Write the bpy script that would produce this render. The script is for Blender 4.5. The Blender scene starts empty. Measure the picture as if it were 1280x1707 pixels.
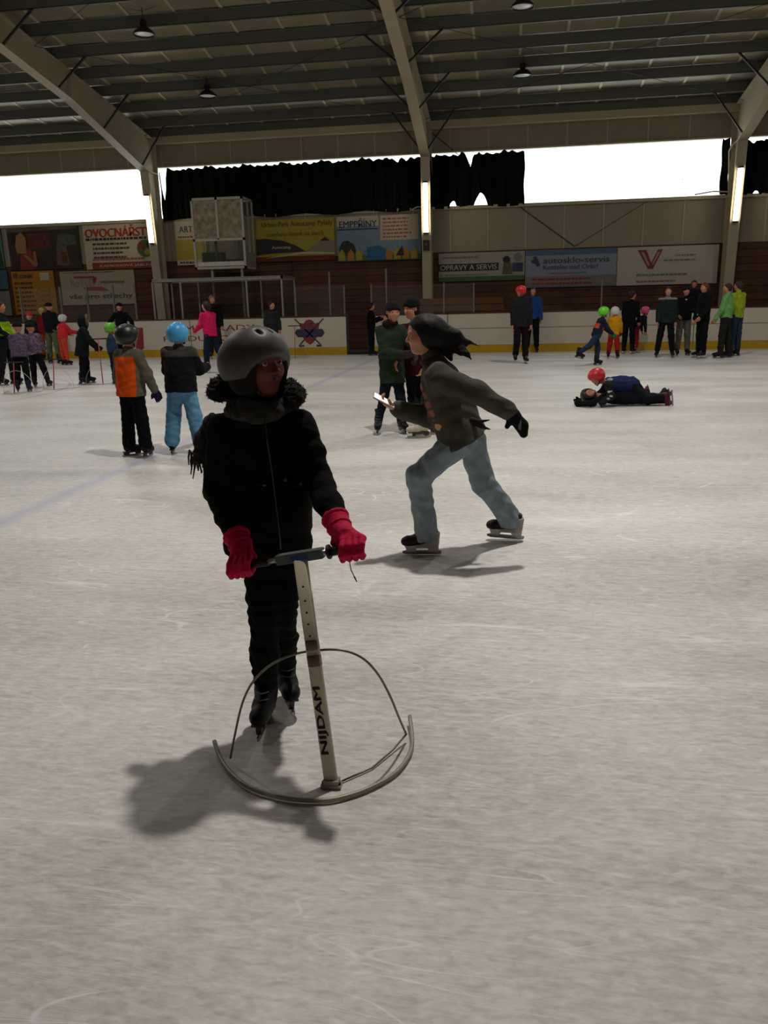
import bpy, bmesh, math, random
import numpy as np
from math import sin, cos, pi, radians as R
from mathutils import Vector, Matrix
random.seed(7); np.random.seed(7)
sc = bpy.context.scene
COL = sc.collection

# ------------------------------------------------------------------ camera
CAM_H, F_PX = 1.55, 1330.0
PITCH, YAW, ROLL = R(14.7), R(9.0), R(1.4)
_f0 = np.array([-sin(YAW), cos(YAW), 0]); _r0 = np.array([cos(YAW), sin(YAW), 0]); _z = np.array([0, 0, 1.])
_f = _f0*cos(PITCH) - _z*sin(PITCH); _u0 = _f0*sin(PITCH) + _z*cos(PITCH)
_r = _r0*cos(ROLL) - _u0*sin(ROLL); _u = _u0*cos(ROLL) + _r0*sin(ROLL)
_O = np.array([0, 0, CAM_H])
cd = bpy.data.cameras.new('camera'); cam = bpy.data.objects.new('camera', cd); COL.objects.link(cam)
cd.sensor_fit = 'VERTICAL'; cd.sensor_height = 24; cd.lens = F_PX/1707*24; cd.clip_start = .05; cd.clip_end = 300
cam.matrix_world = Matrix([[_r[i], _u[i], -_f[i], _O[i]] for i in range(3)] + [[0, 0, 0, 1]])
sc.camera = cam

# ------------------------------------------------------------------ world, exposure, lamps
w = bpy.data.worlds.new('overcast'); sc.world = w; w.use_nodes = True
w.node_tree.nodes['Background'].inputs[0].default_value = (.93, .97, 1, 1)
w.node_tree.nodes['Background'].inputs[1].default_value = 3.2
sc.view_settings.view_transform = 'Standard'; sc.view_settings.look = 'None'
sc.view_settings.gamma = 1; sc.view_settings.use_curve_mapping = False
sc.view_settings.exposure = 0.0
LAMPS = [  # x, y, z, watts, disk size : unseen main lamp first, the rest are fill lamps added for brightness
    (0.22, 6.0, 9.6, 290, .36), (-9.0, 10.5, 8.6, 190, .5), (-9.0, 17.0, 8.2, 170, .5), (2.5, 15.5, 8.4, 260, .5),
    (10.0, 10.0, 8.4, 160, .5), (12.0, 16.8, 8.0, 200, .5), (-19, 9.5, 8.4, 180, .5), (-19, 16.6, 7.9, 220, .5)]
for (x, y, z, pw, s) in LAMPS:
    l = bpy.data.lights.new('main_or_fill_light', 'AREA'); l.shape = 'DISK'; l.size = s; l.energy = pw; l.color = (1, .955, .895); l.spread = R(130) if z > 9 else R(175)
    o = bpy.data.objects.new('main_or_fill_light', l); o.location = (x, y, z); COL.objects.link(o)

# ------------------------------------------------------------------ helpers
def ray(x, y): return _f*F_PX + _r*(x-640) - _u*(y-853.5)
def gnd(x, y, z=0.0): d = ray(x, y); return _O + d*((z-CAM_H)/d[2])
def onY(x, y, Y): d = ray(x, y); return _O + d*(Y/d[1])
def srgb(c):
    return tuple(((v/255)/12.92 if v/255 <= .04045 else ((v/255+.055)/1.055)**2.4) for v in c)
_M = {}
def mat(c, rough=.8, metal=0., bump=0., bscale=60., var=.12, vscale=9., emit=0., spec=.4, key=None, sheen=0.):
    k = (tuple(c), rough, metal, bump, bscale, var, vscale, emit, spec, sheen)
    if k in _M: return _M[k]
    m = bpy.data.materials.new('mat'); m.use_nodes = True; nt = m.node_tree; b = nt.nodes['Principled BSDF']
    b.inputs['Roughness'].default_value = rough; b.inputs['Metallic'].default_value = metal
    b.inputs['Specular IOR Level'].default_value = spec
    if sheen: b.inputs['Sheen Weight'].default_value = sheen
    col = srgb(c)
    tc = nt.nodes.new('ShaderNodeTexCoord')
    if var > 0:
        n = nt.nodes.new('ShaderNodeTexNoise'); n.inputs['Scale'].default_value = vscale; n.inputs['Detail'].default_value = 3
        nt.links.new(tc.outputs['Object'], n.inputs['Vector'])
        r = nt.nodes.new('ShaderNodeValToRGB'); r.color_ramp.elements[0].position = .3; r.color_ramp.elements[1].position = .7
        r.color_ramp.elements[0].color = tuple(v*(1-var) for v in col)+(1,)
        r.color_ramp.elements[1].color = tuple(min(1, v*(1+var)) for v in col)+(1,)
        nt.links.new(n.outputs['Fac'], r.inputs['Fac']); nt.links.new(r.outputs['Color'], b.inputs['Base Color'])
    else: b.inputs['Base Color'].default_value = col+(1,)
    if bump > 0:
        n2 = nt.nodes.new('ShaderNodeTexNoise'); n2.inputs['Scale'].default_value = bscale; n2.inputs['Detail'].default_value = 4
        nt.links.new(tc.outputs['Object'], n2.inputs['Vector'])
        bp = nt.nodes.new('ShaderNodeBump'); bp.inputs['Strength'].default_value = bump; bp.inputs['Distance'].default_value = .01
        nt.links.new(n2.outputs['Fac'], bp.inputs['Height']); nt.links.new(bp.outputs['Normal'], b.inputs['Normal'])
    if emit: b.inputs['Emission Color'].default_value = col+(1,); b.inputs['Emission Strength'].default_value = emit
    _M[k] = m; return m
def cloth(c, bump=.35, bscale=45): return mat(c, rough=.92, bump=bump, bscale=bscale, var=.18, vscale=14, spec=.15)
def plastic(c, rough=.35): return mat(c, rough=rough, var=.04, spec=.5)
def glass(alpha=.12, rough=.05, tint=(200, 205, 200)):
    k = ('g', alpha, rough, tint)
    if k in _M: return _M[k]
    m = bpy.data.materials.new('clear_glass'); m.use_nodes = True; nt = m.node_tree
    b = nt.nodes['Principled BSDF']; b.inputs['Base Color'].default_value = srgb(tint)+(1,)
    b.inputs['Roughness'].default_value = rough; b.inputs['Alpha'].default_value = alpha
    _M[k] = m; return m
def props(o, label=None, cat=None, group=None, kind=None):
    if label: o['label'] = label
    if cat: o['category'] = cat
    if group: o['group'] = group
    if kind: o['kind'] = kind
    return o
def link(name, me, mats=None, parent=None, smooth=False):
    o = bpy.data.objects.new(name, me); COL.objects.link(o)
    if mats is not None and len(me.materials) == 0:
        for m in (mats if isinstance(mats, (list, tuple)) else [mats]): me.materials.append(m)
    if smooth: me.polygons.foreach_set('use_smooth', [True]*len(me.polygons))
    if parent is not None: o.parent = parent; o.matrix_parent_inverse = Matrix()
    return o
class MB:
    """collects shapes into one mesh; origin = loc given at build"""
    def __init__(s): s.v = []; s.f = []
    def add(s, vs, fs):
        n = len(s.v); s.v += [tuple(map(float, v)) for v in vs]; s.f += [tuple(i+n for i in f) for f in fs]; return s
    def box(s, x0, x1, y0, y1, z0, z1):
        return s.add([(x0,y0,z0),(x1,y0,z0),(x1,y1,z0),(x0,y1,z0),(x0,y0,z1),(x1,y0,z1),(x1,y1,z1),(x0,y1,z1)],
                     [(0,3,2,1),(4,5,6,7),(0,1,5,4),(1,2,6,5),(2,3,7,6),(3,0,4,7)])
    def bar(s, a, b, w, h, up=(0, 0, 1)):
        a = Vector(a); b = Vector(b); d = (b-a).normalized(); x = d.cross(Vector(up)).normalized(); u = x.cross(d)
        vs = [p + x*sx*w/2 + u*su*h/2 for p in (a, b) for sx, su in ((-1,-1),(1,-1),(1,1),(-1,1))]
        return s.add(vs, [(0,1,2,3)[::-1],(4,5,6,7),(0,1,5,4),(1,2,6,5),(2,3,7,6),(3,0,4,7)])
    def tube(s, pts, r, n=8, cap=True):
        P = [Vector(p) for p in pts]; rs = r if isinstance(r, (list, tuple)) else [r]*len(P)
        base = len(s.v); px = None
        for i, p in enumerate(P):
            t = (P[min(i+1, len(P)-1)] - P[max(i-1, 0)]).normalized()
            if px is None: px = t.orthogonal().normalized()
            px = (px - t*px.dot(t)).normalized(); py = t.cross(px)
            for k in range(n):
                a = 2*pi*k/n; s.v.append(tuple(p + px*cos(a)*rs[i] + py*sin(a)*rs[i]))
        for i in range(len(P)-1):
            for k in range(n):
                a = base+i*n+k; b = base+i*n+(k+1) % n; s.f.append((a, b, b+n, a+n))
        if cap:
            s.f.append(tuple(base+k for k in range(n))[::-1]); s.f.append(tuple(base+(len(P)-1)*n+k for k in range(n)))
        return s
    def lathe(s, prof, n=24, o=(0, 0, 0)):
        base = len(s.v)
        for (r, z) in prof:
            for k in range(n): a = 2*pi*k/n; s.v.append((o[0]+r*cos(a), o[1]+r*sin(a), o[2]+z))
        for i in range(len(prof)-1):
            for k in range(n):
                a = base+i*n+k; b = base+i*n+(k+1) % n; s.f.append((a, b, b+n, a+n))
        return s
    def prism(s, pts, ex):
        """pts: 3d polygon, ex: extrusion vector"""
        n = len(pts); e = Vector(ex); P = [Vector(p) for p in pts]
        return s.add(P+[p+e for p in P], [tuple(range(n))[::-1], tuple(range(n, 2*n))] + [(i, (i+1) % n, (i+1) % n+n, i+n) for i in range(n)])
    def mesh(s, name):
        me = bpy.data.meshes.new(name); me.from_pydata(s.v, [], s.f); me.update(); return me
    def build(s, name, m, parent=None, smooth=False, bevel=0):
        me = s.mesh(name)
        bm = bmesh.new(); bm.from_mesh(me); bmesh.ops.recalc_face_normals(bm, faces=bm.faces)
        if bevel: bmesh.ops.bevel(bm, geom=list(bm.edges), offset=bevel, segments=2, affect='EDGES', profile=.6)
        bm.to_mesh(me); bm.free()
        return link(name, me, m, parent, smooth)
def empty(name, loc=(0, 0, 0), label=None, cat=None, group=None, kind=None):
    o = bpy.data.objects.new(name, None); COL.objects.link(o); o.location = loc; o.empty_display_size = .1
    return props(o, label, cat, group, kind)
def rebase(root, loc):
    """put the thing's origin at loc, children keep their place"""
    root.location = loc
    for c in root.children: c.location = Vector(c.location) - Vector(loc)
    return root
def dup(o, loc, rz=None, label=None, group=None, scale=None):
    def cp(a, par):
        b = a.copy(); COL.objects.link(b)
        if par is not None: b.parent = par
        for ch in a.children: cp(ch, b)
        return b
    r = cp(o, None); r.location = loc
    if rz is not None: r.rotation_euler = (0, 0, rz)
    if scale: r.scale = (scale,)*3
    if label: r['label'] = label
    if group: r['group'] = group
    return r

# ---- smooth solid modelling: blended round cones and ellipsoids, meshed with surface nets
def A(v): return np.array(v, dtype=float)
def nrm(v): v = A(v); return v/max(1e-9, np.linalg.norm(v))
def lerp(a, b, t): return A(a)*(1-t)+A(b)*t
class SDF:
    def __init__(s): s.ops = []
    def cap(s, a, b, ra, rb, k=.02): s.ops.append(('c', A(a), A(b), ra, rb, k)); return s
    def chain(s, pts, rs, k=.02):
        for i in range(len(pts)-1): s.cap(pts[i], pts[i+1], rs[i], rs[i+1], k)
        return s
    def ell(s, c, r, fr=None, k=.02): s.ops.append(('e', A(c), A(r), np.eye(3) if fr is None else A(fr), k)); return s
    def sub(s, c, r, fr=None, k=.01): s.ops.append(('s', A(c), A(r), np.eye(3) if fr is None else A(fr), k)); return s
    def cut(s, p, n): s.ops.append(('p', A(p), nrm(n))); return s     # removes the side n points to
    def wrinkle(s, amp, fq, seed=0): s.ops.append(('w', amp, fq, seed)); return s
    def mesh(s, name, h):
        lo = np.full(3, 1e9); hi = -lo
        for o in s.ops:
            if o[0] == 'c':
                for p, r in ((o[1], o[3]), (o[2], o[4])): lo = np.minimum(lo, p-r); hi = np.maximum(hi, p+r)
            elif o[0] == 'e': m = max(o[2]); lo = np.minimum(lo, o[1]-m); hi = np.maximum(hi, o[1]+m)
        lo -= 3*h; hi += 3*h
        n = np.ceil((hi-lo)/h).astype(int)+1
        ax = [(lo[i]+h*np.arange(n[i])).astype(np.float32) for i in range(3)]
        Fd = np.full(n, 9., np.float32)
        def sl(a, b):
            i0 = np.maximum(((a-lo)/h).astype(int), 0); i1 = np.minimum(((b-lo)/h).astype(int)+2, n)
            return tuple(slice(i0[i], i1[i]) for i in range(3)), [ax[0][i0[0]:i1[0], None, None], ax[1][None, i0[1]:i1[1], None], ax[2][None, None, i0[2]:i1[2]]]
        for o in s.ops:
            if o[0] == 'c':
                _, a, b, ra, rb, k = o; m = max(ra, rb)+k+2*h
                q, (X, Y, Z) = sl(np.minimum(a, b)-m, np.maximum(a, b)+m)
                ba = b-a; L = max(1e-9, ba.dot(ba))
                t = np.clip(((X-a[0])*ba[0]+(Y-a[1])*ba[1]+(Z-a[2])*ba[2])/L, 0, 1)
                d = np.sqrt((X-a[0]-t*ba[0])**2+(Y-a[1]-t*ba[1])**2+(Z-a[2]-t*ba[2])**2) - (ra+(rb-ra)*t)
            elif o[0] in 'es':
                _, c, r, fr, k = o; m = max(r)+k+2*h
                q, (X, Y, Z) = sl(c-m, c+m); X = X-c[0]; Y = Y-c[1]; Z = Z-c[2]
                u = [X*fr[i][0]+Y*fr[i][1]+Z*fr[i][2] for i in range(3)]
                k0 = np.sqrt(sum((u[i]/r[i])**2 for i in range(3))); k1 = np.sqrt(sum((u[i]/r[i]**2)**2 for i in range(3)))
                d = k0*(k0-1)/np.maximum(k1, 1e-6)
            elif o[0] == 'p':
                _, p, nn = o
                d = (ax[0][:, None, None]-p[0])*nn[0]+(ax[1][None, :, None]-p[1])*nn[1]+(ax[2][None, None, :]-p[2])*nn[2]
                Fd = np.maximum(Fd, d.astype(np.float32)); continue
            else:
                _, amp, fq, sd = o
                X = ax[0][:, None, None]; Y = ax[1][None, :, None]; Z = ax[2][None, None, :]
                w_ = np.sin(fq*(.6*X+.3*Y+1.3*Z)+sd+2.2*np.sin(fq*.45*(X-Y)+sd)) * np.sin(fq*(.5*Y-.7*X+.5*Z)+1.7*sd+1.5*np.sin(fq*.4*Z))
                Fd = Fd+(amp*w_).astype(np.float32); continue
            g = Fd[q]
            if o[0] == 's': d = -d; hh = np.maximum(k-np.abs(g-d), 0)/k; Fd[q] = np.maximum(g, d)+hh*hh*k*.25
            else: hh = np.maximum(k-np.abs(g-d), 0)/k; Fd[q] = np.minimum(g, d)-hh*hh*k*.25
        S = Fd < 0
        c8 = [S[i:S.shape[0]-1+i, j:S.shape[1]-1+j, l:S.shape[2]-1+l] for i in (0, 1) for j in (0, 1) for l in (0, 1)]
        cnt = sum(c.astype(np.int8) for c in c8); act = (cnt > 0) & (cnt < 8)
        I = np.argwhere(act); idm = np.full(act.shape, -1, np.int32); idm[act] = np.arange(len(I))
        offs = np.array([(i, j, l) for i in (0, 1) for j in (0, 1) for l in (0, 1)])
        V8 = np.stack([Fd[I[:, 0]+o_[0], I[:, 1]+o_[1], I[:, 2]+o_[2]] for o_ in offs], 1)
        acc = np.zeros((len(I), 3)); num = np.zeros(len(I))
        for a_ in range(8):
            for b_ in range(a_+1, 8):
                if np.abs(offs[a_]-offs[b_]).sum() != 1: continue
                va, vb = V8[:, a_], V8[:, b_]; mk = (va < 0) != (vb < 0)
                t = np.where(mk, va/np.where(mk, va-vb, 1), 0)
                acc += np.where(mk[:, None], offs[a_]+(offs[b_]-offs[a_])*t[:, None], 0); num += mk
        V = lo + h*(I+acc/num[:, None])
        Q = []
        for d_ in range(3):
            e1, e2 = (d_+1) % 3, (d_+2) % 3
            s0 = [slice(1, -1)]*3; s0[d_] = slice(0, -1); s1 = list(s0); s1[d_] = slice(1, None)
            a0 = S[tuple(s0)]; a1 = S[tuple(s1)]; E_ = np.argwhere(a0 != a1)
            fl = a0[E_[:, 0], E_[:, 1], E_[:, 2]]
            base = E_.copy(); base[:, e1] += 1; base[:, e2] += 1
            def cid(x, y):
                c = base.copy(); c[:, e1] -= x; c[:, e2] -= y; return idm[c[:, 0], c[:, 1], c[:, 2]]
            q = np.stack([cid(1, 1), cid(0, 1), cid(0, 0), cid(1, 0)], 1)
            q[~fl] = q[~fl][:, ::-1]; Q.append(q)
        Q = np.concatenate(Q)
        me = bpy.data.meshes.new(name); me.vertices.add(len(V)); me.vertices.foreach_set('co', V.astype(np.float32).ravel())
        me.loops.add(Q.size); me.loops.foreach_set('vertex_index', Q.ravel().astype(np.int32))
        me.polygons.add(len(Q)); me.polygons.foreach_set('loop_start', (np.arange(len(Q))*4).astype(np.int32))
        me.polygons.foreach_set('loop_total', np.full(len(Q), 4, np.int32)); me.update(calc_edges=True)
        me.polygons.foreach_set('use_smooth', np.ones(len(Q), bool))
        return me
    def build(s, name, h, m, parent=None, sel=None):
        me = s.mesh(name, h); o = link(name, me, m, parent)
        if sel is not None:
            n = len(me.polygons); c = np.empty(n*3, np.float32); me.polygons.foreach_get('center', c); c = c.reshape(-1, 3)
            me.polygons.foreach_set('material_index', sel(c).astype(np.int32))
        return o
# ------------------------------------------------------------------ structure
YW = 28.4           # back wall face
COLX = [-32.0, -22.3, -12.3, -2.75, 6.9, 16.7, 26.0]
XL, XR, YF, YB0 = -32.0, 26.0, -6.0, 25.0
# ice with scratches, worn patches and the painted line under it
def ice_material():
    m = bpy.data.materials.new('ice'); m.use_nodes = True; nt = m.node_tree; N = nt.nodes.new; Lk = nt.links.new
    b = nt.nodes['Principled BSDF']; b.inputs['Specular IOR Level'].default_value = .35
    tc = N('ShaderNodeTexCoord')
    def mapped(sc_, rot=0):
        mp = N('ShaderNodeMapping'); mp.inputs['Scale'].default_value = sc_; mp.inputs['Rotation'].default_value = (0, 0, rot)
        Lk(tc.outputs['Object'], mp.inputs['Vector']); return mp.outputs['Vector']
    def noise(v, s, d=3, dist=0.):
        n = N('ShaderNodeTexNoise'); n.inputs['Scale'].default_value = s; n.inputs['Detail'].default_value = d
        n.inputs['Distortion'].default_value = dist; Lk(v, n.inputs['Vector']); return n.outputs['Fac']
    def M_(op, a, b_=None, c=None):
        n = N('ShaderNodeMath'); n.operation = op
        for i, x in enumerate((a, b_, c)):
            if x is None: continue
            if isinstance(x, (int, float)): n.inputs[i].default_value = x
            else: Lk(x, n.inputs[i])
        return n.outputs[0]
    def line(f, wd):     # thin line where the noise passes one level: long curving skate scratches
        return M_('SUBTRACT', 1.0, M_('SMOOTH_MIN', M_('DIVIDE', M_('ABSOLUTE', M_('SUBTRACT', f, .5)), wd), 1.0, .1))
    lines = None; dl = None
    for (sx, sy, rot, s, wd) in ((.22, 2.4, .25, .9, .0016), (.2, 2.6, -.55, 1.1, .0018), (.22, 2.2, 1.0, .9, .0016), (.2, 3.2, .05, 1.3, .003), (.25, 2.8, 2.55, 1.3, .0028), (.2, 2.0, 1.9, 1.4, .002), (.16, 3.8, -.15, 1.6, .004), (.3, 2.6, .6, 2.3, .004), (.3, 3.0, -.9, 2.1, .004), (.3, 3.4, 1.5, 2.0, .0035), (.22, 3.0, 2.2, 2.6, .004)):
        l = line(noise(mapped((sx, sy, 1), rot), s, 0), wd)
        lines = l if lines is None else M_('MAXIMUM', lines, l)
    brk = noise(mapped((.8, 1.3, 1), .4), 1.7, 2)
    lines = M_('MULTIPLY', lines, M_('MULTIPLY', M_('SMOOTH_MAX', M_('SUBTRACT', brk, .44), 0.0, .02), 5.0))
    patch = noise(mapped((.35, 1.1, 1), .1), 1.1, 5, .6)
    fine = noise(mapped((6, 20, 1), .08), 2.0, 6, .6)
    fine2 = noise(mapped((16, 34, 1), -.6), 2.2, 4, .5)
    tone = M_('ADD', M_('MULTIPLY', patch, .40), M_('ADD', M_('MULTIPLY', fine, .38), M_('MULTIPLY', fine2, .22)))
    r = N('ShaderNodeValToRGB'); r.color_ramp.elements[0].position = .34; r.color_ramp.elements[1].position = .62
    r.color_ramp.elements[0].color = srgb((168, 164, 158))+(1,); r.color_ramp.elements[1].color = srgb((227, 224, 219))+(1,)
    Lk(tone, r.inputs['Fac'])
    mx = N('ShaderNodeMix'); mx.data_type = 'RGBA'; Lk(M_('MINIMUM', lines, .5), mx.inputs['Factor'])
    Lk(r.outputs['Color'], mx.inputs[6]); mx.inputs[7].default_value = srgb((244, 243, 240))+(1,)
    # painted blue line at x = -3.95, faint curved line on the left
    sep = N('ShaderNodeSeparateXYZ'); Lk(tc.outputs['Object'], sep.inputs[0])
    wob = M_('MULTIPLY', noise(mapped((1, 1, 1)), 3.5, 3), .12)
    bl = M_('SUBTRACT', 1.0, M_('SMOOTH_MIN', M_('DIVIDE', M_('ABSOLUTE', M_('ADD', M_('SUBTRACT', sep.outputs[0], -3.80), M_('SUBTRACT', wob, .06))), .13), 1.0, .5))
    m2 = N('ShaderNodeMix'); m2.data_type = 'RGBA'; Lk(M_('MULTIPLY', M_('MAXIMUM', bl, 0.0), M_('MULTIPLY', fine, .6)), m2.inputs['Factor'])
    Lk(mx.outputs[2], m2.inputs[6]); m2.inputs[7].default_value = srgb((120, 122, 205))+(1,)
    dx = M_('SUBTRACT', sep.outputs[0], -13.3); dy = M_('SUBTRACT', sep.outputs[1], 14.0)
    dist = M_('SQRT', M_('ADD', M_('MULTIPLY', dx, dx), M_('MULTIPLY', dy, dy)))
    ar = M_('SUBTRACT', 1.0, M_('MINIMUM', M_('DIVIDE', M_('ABSOLUTE', M_('SUBTRACT', dist, 4.5)), .06), 1.0))
    m3 = N('ShaderNodeMix'); m3.data_type = 'RGBA'; Lk(M_('MULTIPLY', ar, .5), m3.inputs['Factor'])
    Lk(m2.outputs[2], m3.inputs[6]); m3.inputs[7].default_value = srgb((150, 110, 150))+(1,)
    Lk(m3.outputs[2], b.inputs['Base Color'])
    rr = N('ShaderNodeMapRange'); Lk(tone, rr.inputs[0]); rr.inputs[3].default_value = .34; rr.inputs[4].default_value = .6
    Lk(rr.outputs[0], b.inputs['Roughness'])
    h = M_('ADD', M_('MULTIPLY', lines, -.5), M_('ADD', M_('MULTIPLY', fine, .6), M_('MULTIPLY', fine2, .4)))
    bp = N('ShaderNodeBump'); bp.inputs['Strength'].default_value = .35; bp.inputs['Distance'].default_value = .004
    Lk(h, bp.inputs['Height']); Lk(bp.outputs['Normal'], b.inputs['Normal'])
    return m
st = 'structure'
props(MB().box(XL-.3, XR+.3, YF-.3, 29.2, -.3, -.04).build('floor', mat((74, 70, 66), bump=.2)), kind=st)
props(MB().box(XL+1.5, XR-1.5, -3.0, YB0, -.04, 0).build('ice_sheet', ice_material()), kind=st)

BEIGE = mat((142, 132, 112), rough=.75, var=.06, vscale=2.5)
BEIGE_D = mat((122, 114, 96), rough=.75, var=.08, vscale=2)
SEAM = mat((172, 163, 142), rough=.6, var=.05)
STEEL = mat((172, 160, 134), rough=.55, var=.06, vscale=1.5)
PURL = mat((98, 100, 90), rough=.55, metal=.2, var=.08, vscale=1.2)
DARKSTEEL = mat((44, 42, 38), rough=.6, var=.05)
WOODM = [mat(c, rough=.7, bump=.1, var=.25, vscale=3) for c in ((84, 48, 24), (78, 44, 22), (88, 51, 26), (74, 42, 21))]

wb = empty('wall_back', (0, YW, 0), kind=st)
def kid(o, base): o.location = Vector(o.location)-Vector(base); return o
# core of the wall in three strips: below the window band and above it
b = MB().box(XL, XR, .06, .26, -.1, 4.56).box(XL, XR, .06, .26, 6.28, 7.5); b.build('wall_core', BEIGE_D, wb)
# corrugated beige wall panels, each its own piece
pm = {}
def panel_mesh(wd, z0, z1, k):
    key = (round(wd, 3), z0, z1, k)
    if key not in pm:
        mb = MB(); mb.box(0, wd, 0, .05, z0, z1)
        me = mb.mesh('wall_panel'); me.materials.append([BEIGE, BEIGE_D][k]); pm[key] = me
    return pm[key]
x = XL; PW = 1.25; seam = MB()
while x < XR-.1:
    for (z0, z1, k) in ((3.16, 4.52, 0), (6.30, 7.05, 0)):
        o = link('wall_panel', panel_mesh(PW-.045, z0, z1, k), None, wb); o.location = (x+.02, 0, 0)
    seam.box(x-.022, x+.016, -.012, .03, 3.16, 4.52); seam.box(x-.022, x+.016, -.012, .03, 6.30, 7.05)
    x += PW
props(seam.build('panel_seams', SEAM, wb), kind='stuff')
# brown timber cladding under the panels, plank by plank
plank_me = {}
for i in range(len(COLX)-1):
    L = COLX[i+1]-COLX[i]
    for r_ in range(14):
        z = r_*.226
        for s in range(2):
            key = (round(L, 2), (r_*3+s*5+i) % 4)
            if key not in plank_me:
                me = MB().box(.01, L/2-.01, -.0, .05, .006, .218).mesh('plank'); me.materials.append(WOODM[key[1]]); plank_me[key] = me
            o = link('plank', plank_me[key], None, wb); o.location = (COLX[i]+s*L/2, random.uniform(-.006, .004), z)
# sill beam and window head
props(MB().box(XL, XR, YW-.10, YW+.2, 4.50, 4.60).build('trim_1', STEEL), kind=st)
props(MB().box(XL, XR, YW-.06, YW+.2, 6.26, 6.31).build('trim_2', STEEL), kind=st)
props(MB().box(XL, XR, YW-.32, YW-.02, 6.98, 7.08).box(XL, XR, YW-.32, YW-.28, 7.08, 7.2).build('trim_3', STEEL), kind=st)
# windows: translucent sheet glazing with thin mullions behind it
def sheet_mat():
    m = bpy.data.materials.new('window_sheet'); m.use_nodes = True; nt = m.node_tree; nt.nodes.clear()
    o = nt.nodes.new('ShaderNodeOutputMaterial'); t = nt.nodes.new('ShaderNodeBsdfTransparent'); d = nt.nodes.new('ShaderNodeBsdfTranslucent')
    x_ = nt.nodes.new('ShaderNodeMixShader'); x_.inputs[0].default_value = .35; t.inputs[0].default_value = (.95, .97, .97, 1); d.inputs[0].default_value = (.95, .97, .97, 1)
    nt.links.new(t.outputs[0], x_.inputs[1]); nt.links.new(d.outputs[0], x_.inputs[2]); nt.links.new(x_.outputs[0], o.inputs[0]); return m
SHEET = sheet_mat()
WHITEP = plastic((215, 215, 210))
for i in range(len(COLX)-1):
    x0, x1 = COLX[i]+.16, COLX[i+1]-.16
    wd = empty('window_%d' % (i+1), ((x0+x1)/2, YW+.1, 5.4), kind=st)
    n = 7; dw = (x1-x0)/n
    for k in range(n):
        o = MB().box(x0+k*dw+.004, x0+(k+1)*dw-.004, YW+.1, YW+.11, 4.60, 6.27).build('pane', SHEET, wd); kid(o, wd.location)
    m_ = MB()
    for k in range(1, n): m_.box(x0+k*dw-.006, x0+k*dw+.006, YW+.12, YW+.13, 4.6, 6.27)
    kid(m_.build('mullions', WHITEP, wd), wd.location)
# portal frames
def rib(X):
    root = empty('portal_frame', (X, YW, 0), kind=st)
    # column: tapered web between outer and inner flange
    yo = YW-.06; inn = [(0, YW-.42), (6.05, YW-.85)]
    web = MB(); 
    web.prism([(-.006, yo, 0), (-.006, inn[0][1], 0), (-.006, inn[1][1], inn[1][0]), (-.006, yo, 7.0)], (.012, 0, 0))
    raf = roofz
    pts_b = [(inn[1][1], 6.05), (23.0, 7.25), (8.2, 9.70), (7.8, 9.70), (0, 8.35), (YF+.8, 6.4)]
    top = [(yo, raf(yo)), (8, raf(8)), (YF, raf(YF))]
    web.prism([(-.006, yo, raf(yo))]+[(-.006, y, z) for y, z in [(yo, 7.0)]+pts_b[:3]]+[(-.006, 8, 9.70), (-.006, 8, raf(8))], (.012, 0, 0))
    web.prism([(-.006, 8, raf(8)), (-.006, 8, 9.70)]+[(-.006, y, z) for y, z in pts_b[3:]]+[(-.006, YF, 6.4), (-.006, YF, raf(YF))], (.012, 0, 0))
    kid(web.build('web', STEEL, root), root.location)
    fl = MB(); W = .30
    ch = [(inn[0][1], 0), (inn[1][1], 6.05)]+pts_b[1:]
    for a, b_ in zip(ch[:-1], ch[1:]): fl.bar((0, a[0], a[1]), (0, b_[0], b_[1]), W, .022, up=(0, .01, 1) if abs(a[0]-b_[0]) > 1 else (0, 1, 0))
    fl.bar((0, yo, 0), (0, yo, raf(yo)), W, .022, up=(0, 1, 0))
    for a, b_ in zip(top[:-1], top[1:]): fl.bar((0, a[0], a[1]), (0, b_[0], b_[1]), W, .022)
    for zz in (6.05,): fl.box(-W/2, W/2, inn[1][1], yo, zz-.01, zz+.01)
    fl.box(-W/2, W/2, 22.96, 23.0, 7.25, raf(23))
    kid(fl.build('flanges', STEEL, root), root.location)
    fb = MB()
    for y in PY[1::2]:
        zb = np.interp(y, [0, 8.2, 23.0, inn[1][1]], [8.35, 9.70, 7.25, 6.05])+.04
        for s in (-1, 1): fb.bar((s*.1, y+.02, zb), (s*1.0, y, raf(y)+.03), .05, .05)
    kid(fb.build('fly_braces', DARKSTEEL, root), root.location)
    return root
def roofz(y): return 7.12+.16*(YW-y) if y > 8 else 7.12+.16*(YW-8)-.16*(8-y)
PY = [28.15, 27.2, 25.95, 24.7, 23.55, 22.3, 21.1, 19.9, 18.7, 17.5, 16.2, 15, 13.7, 12.4, 11.2, 9.9, 8.6, 7.2, 5.8, 4.4, 3, 1.6, 0, -1.6, -3.2, -5]
for X in COLX[1:-1]:
    for ch in rib(X).children: ch.location.x = 0
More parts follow.
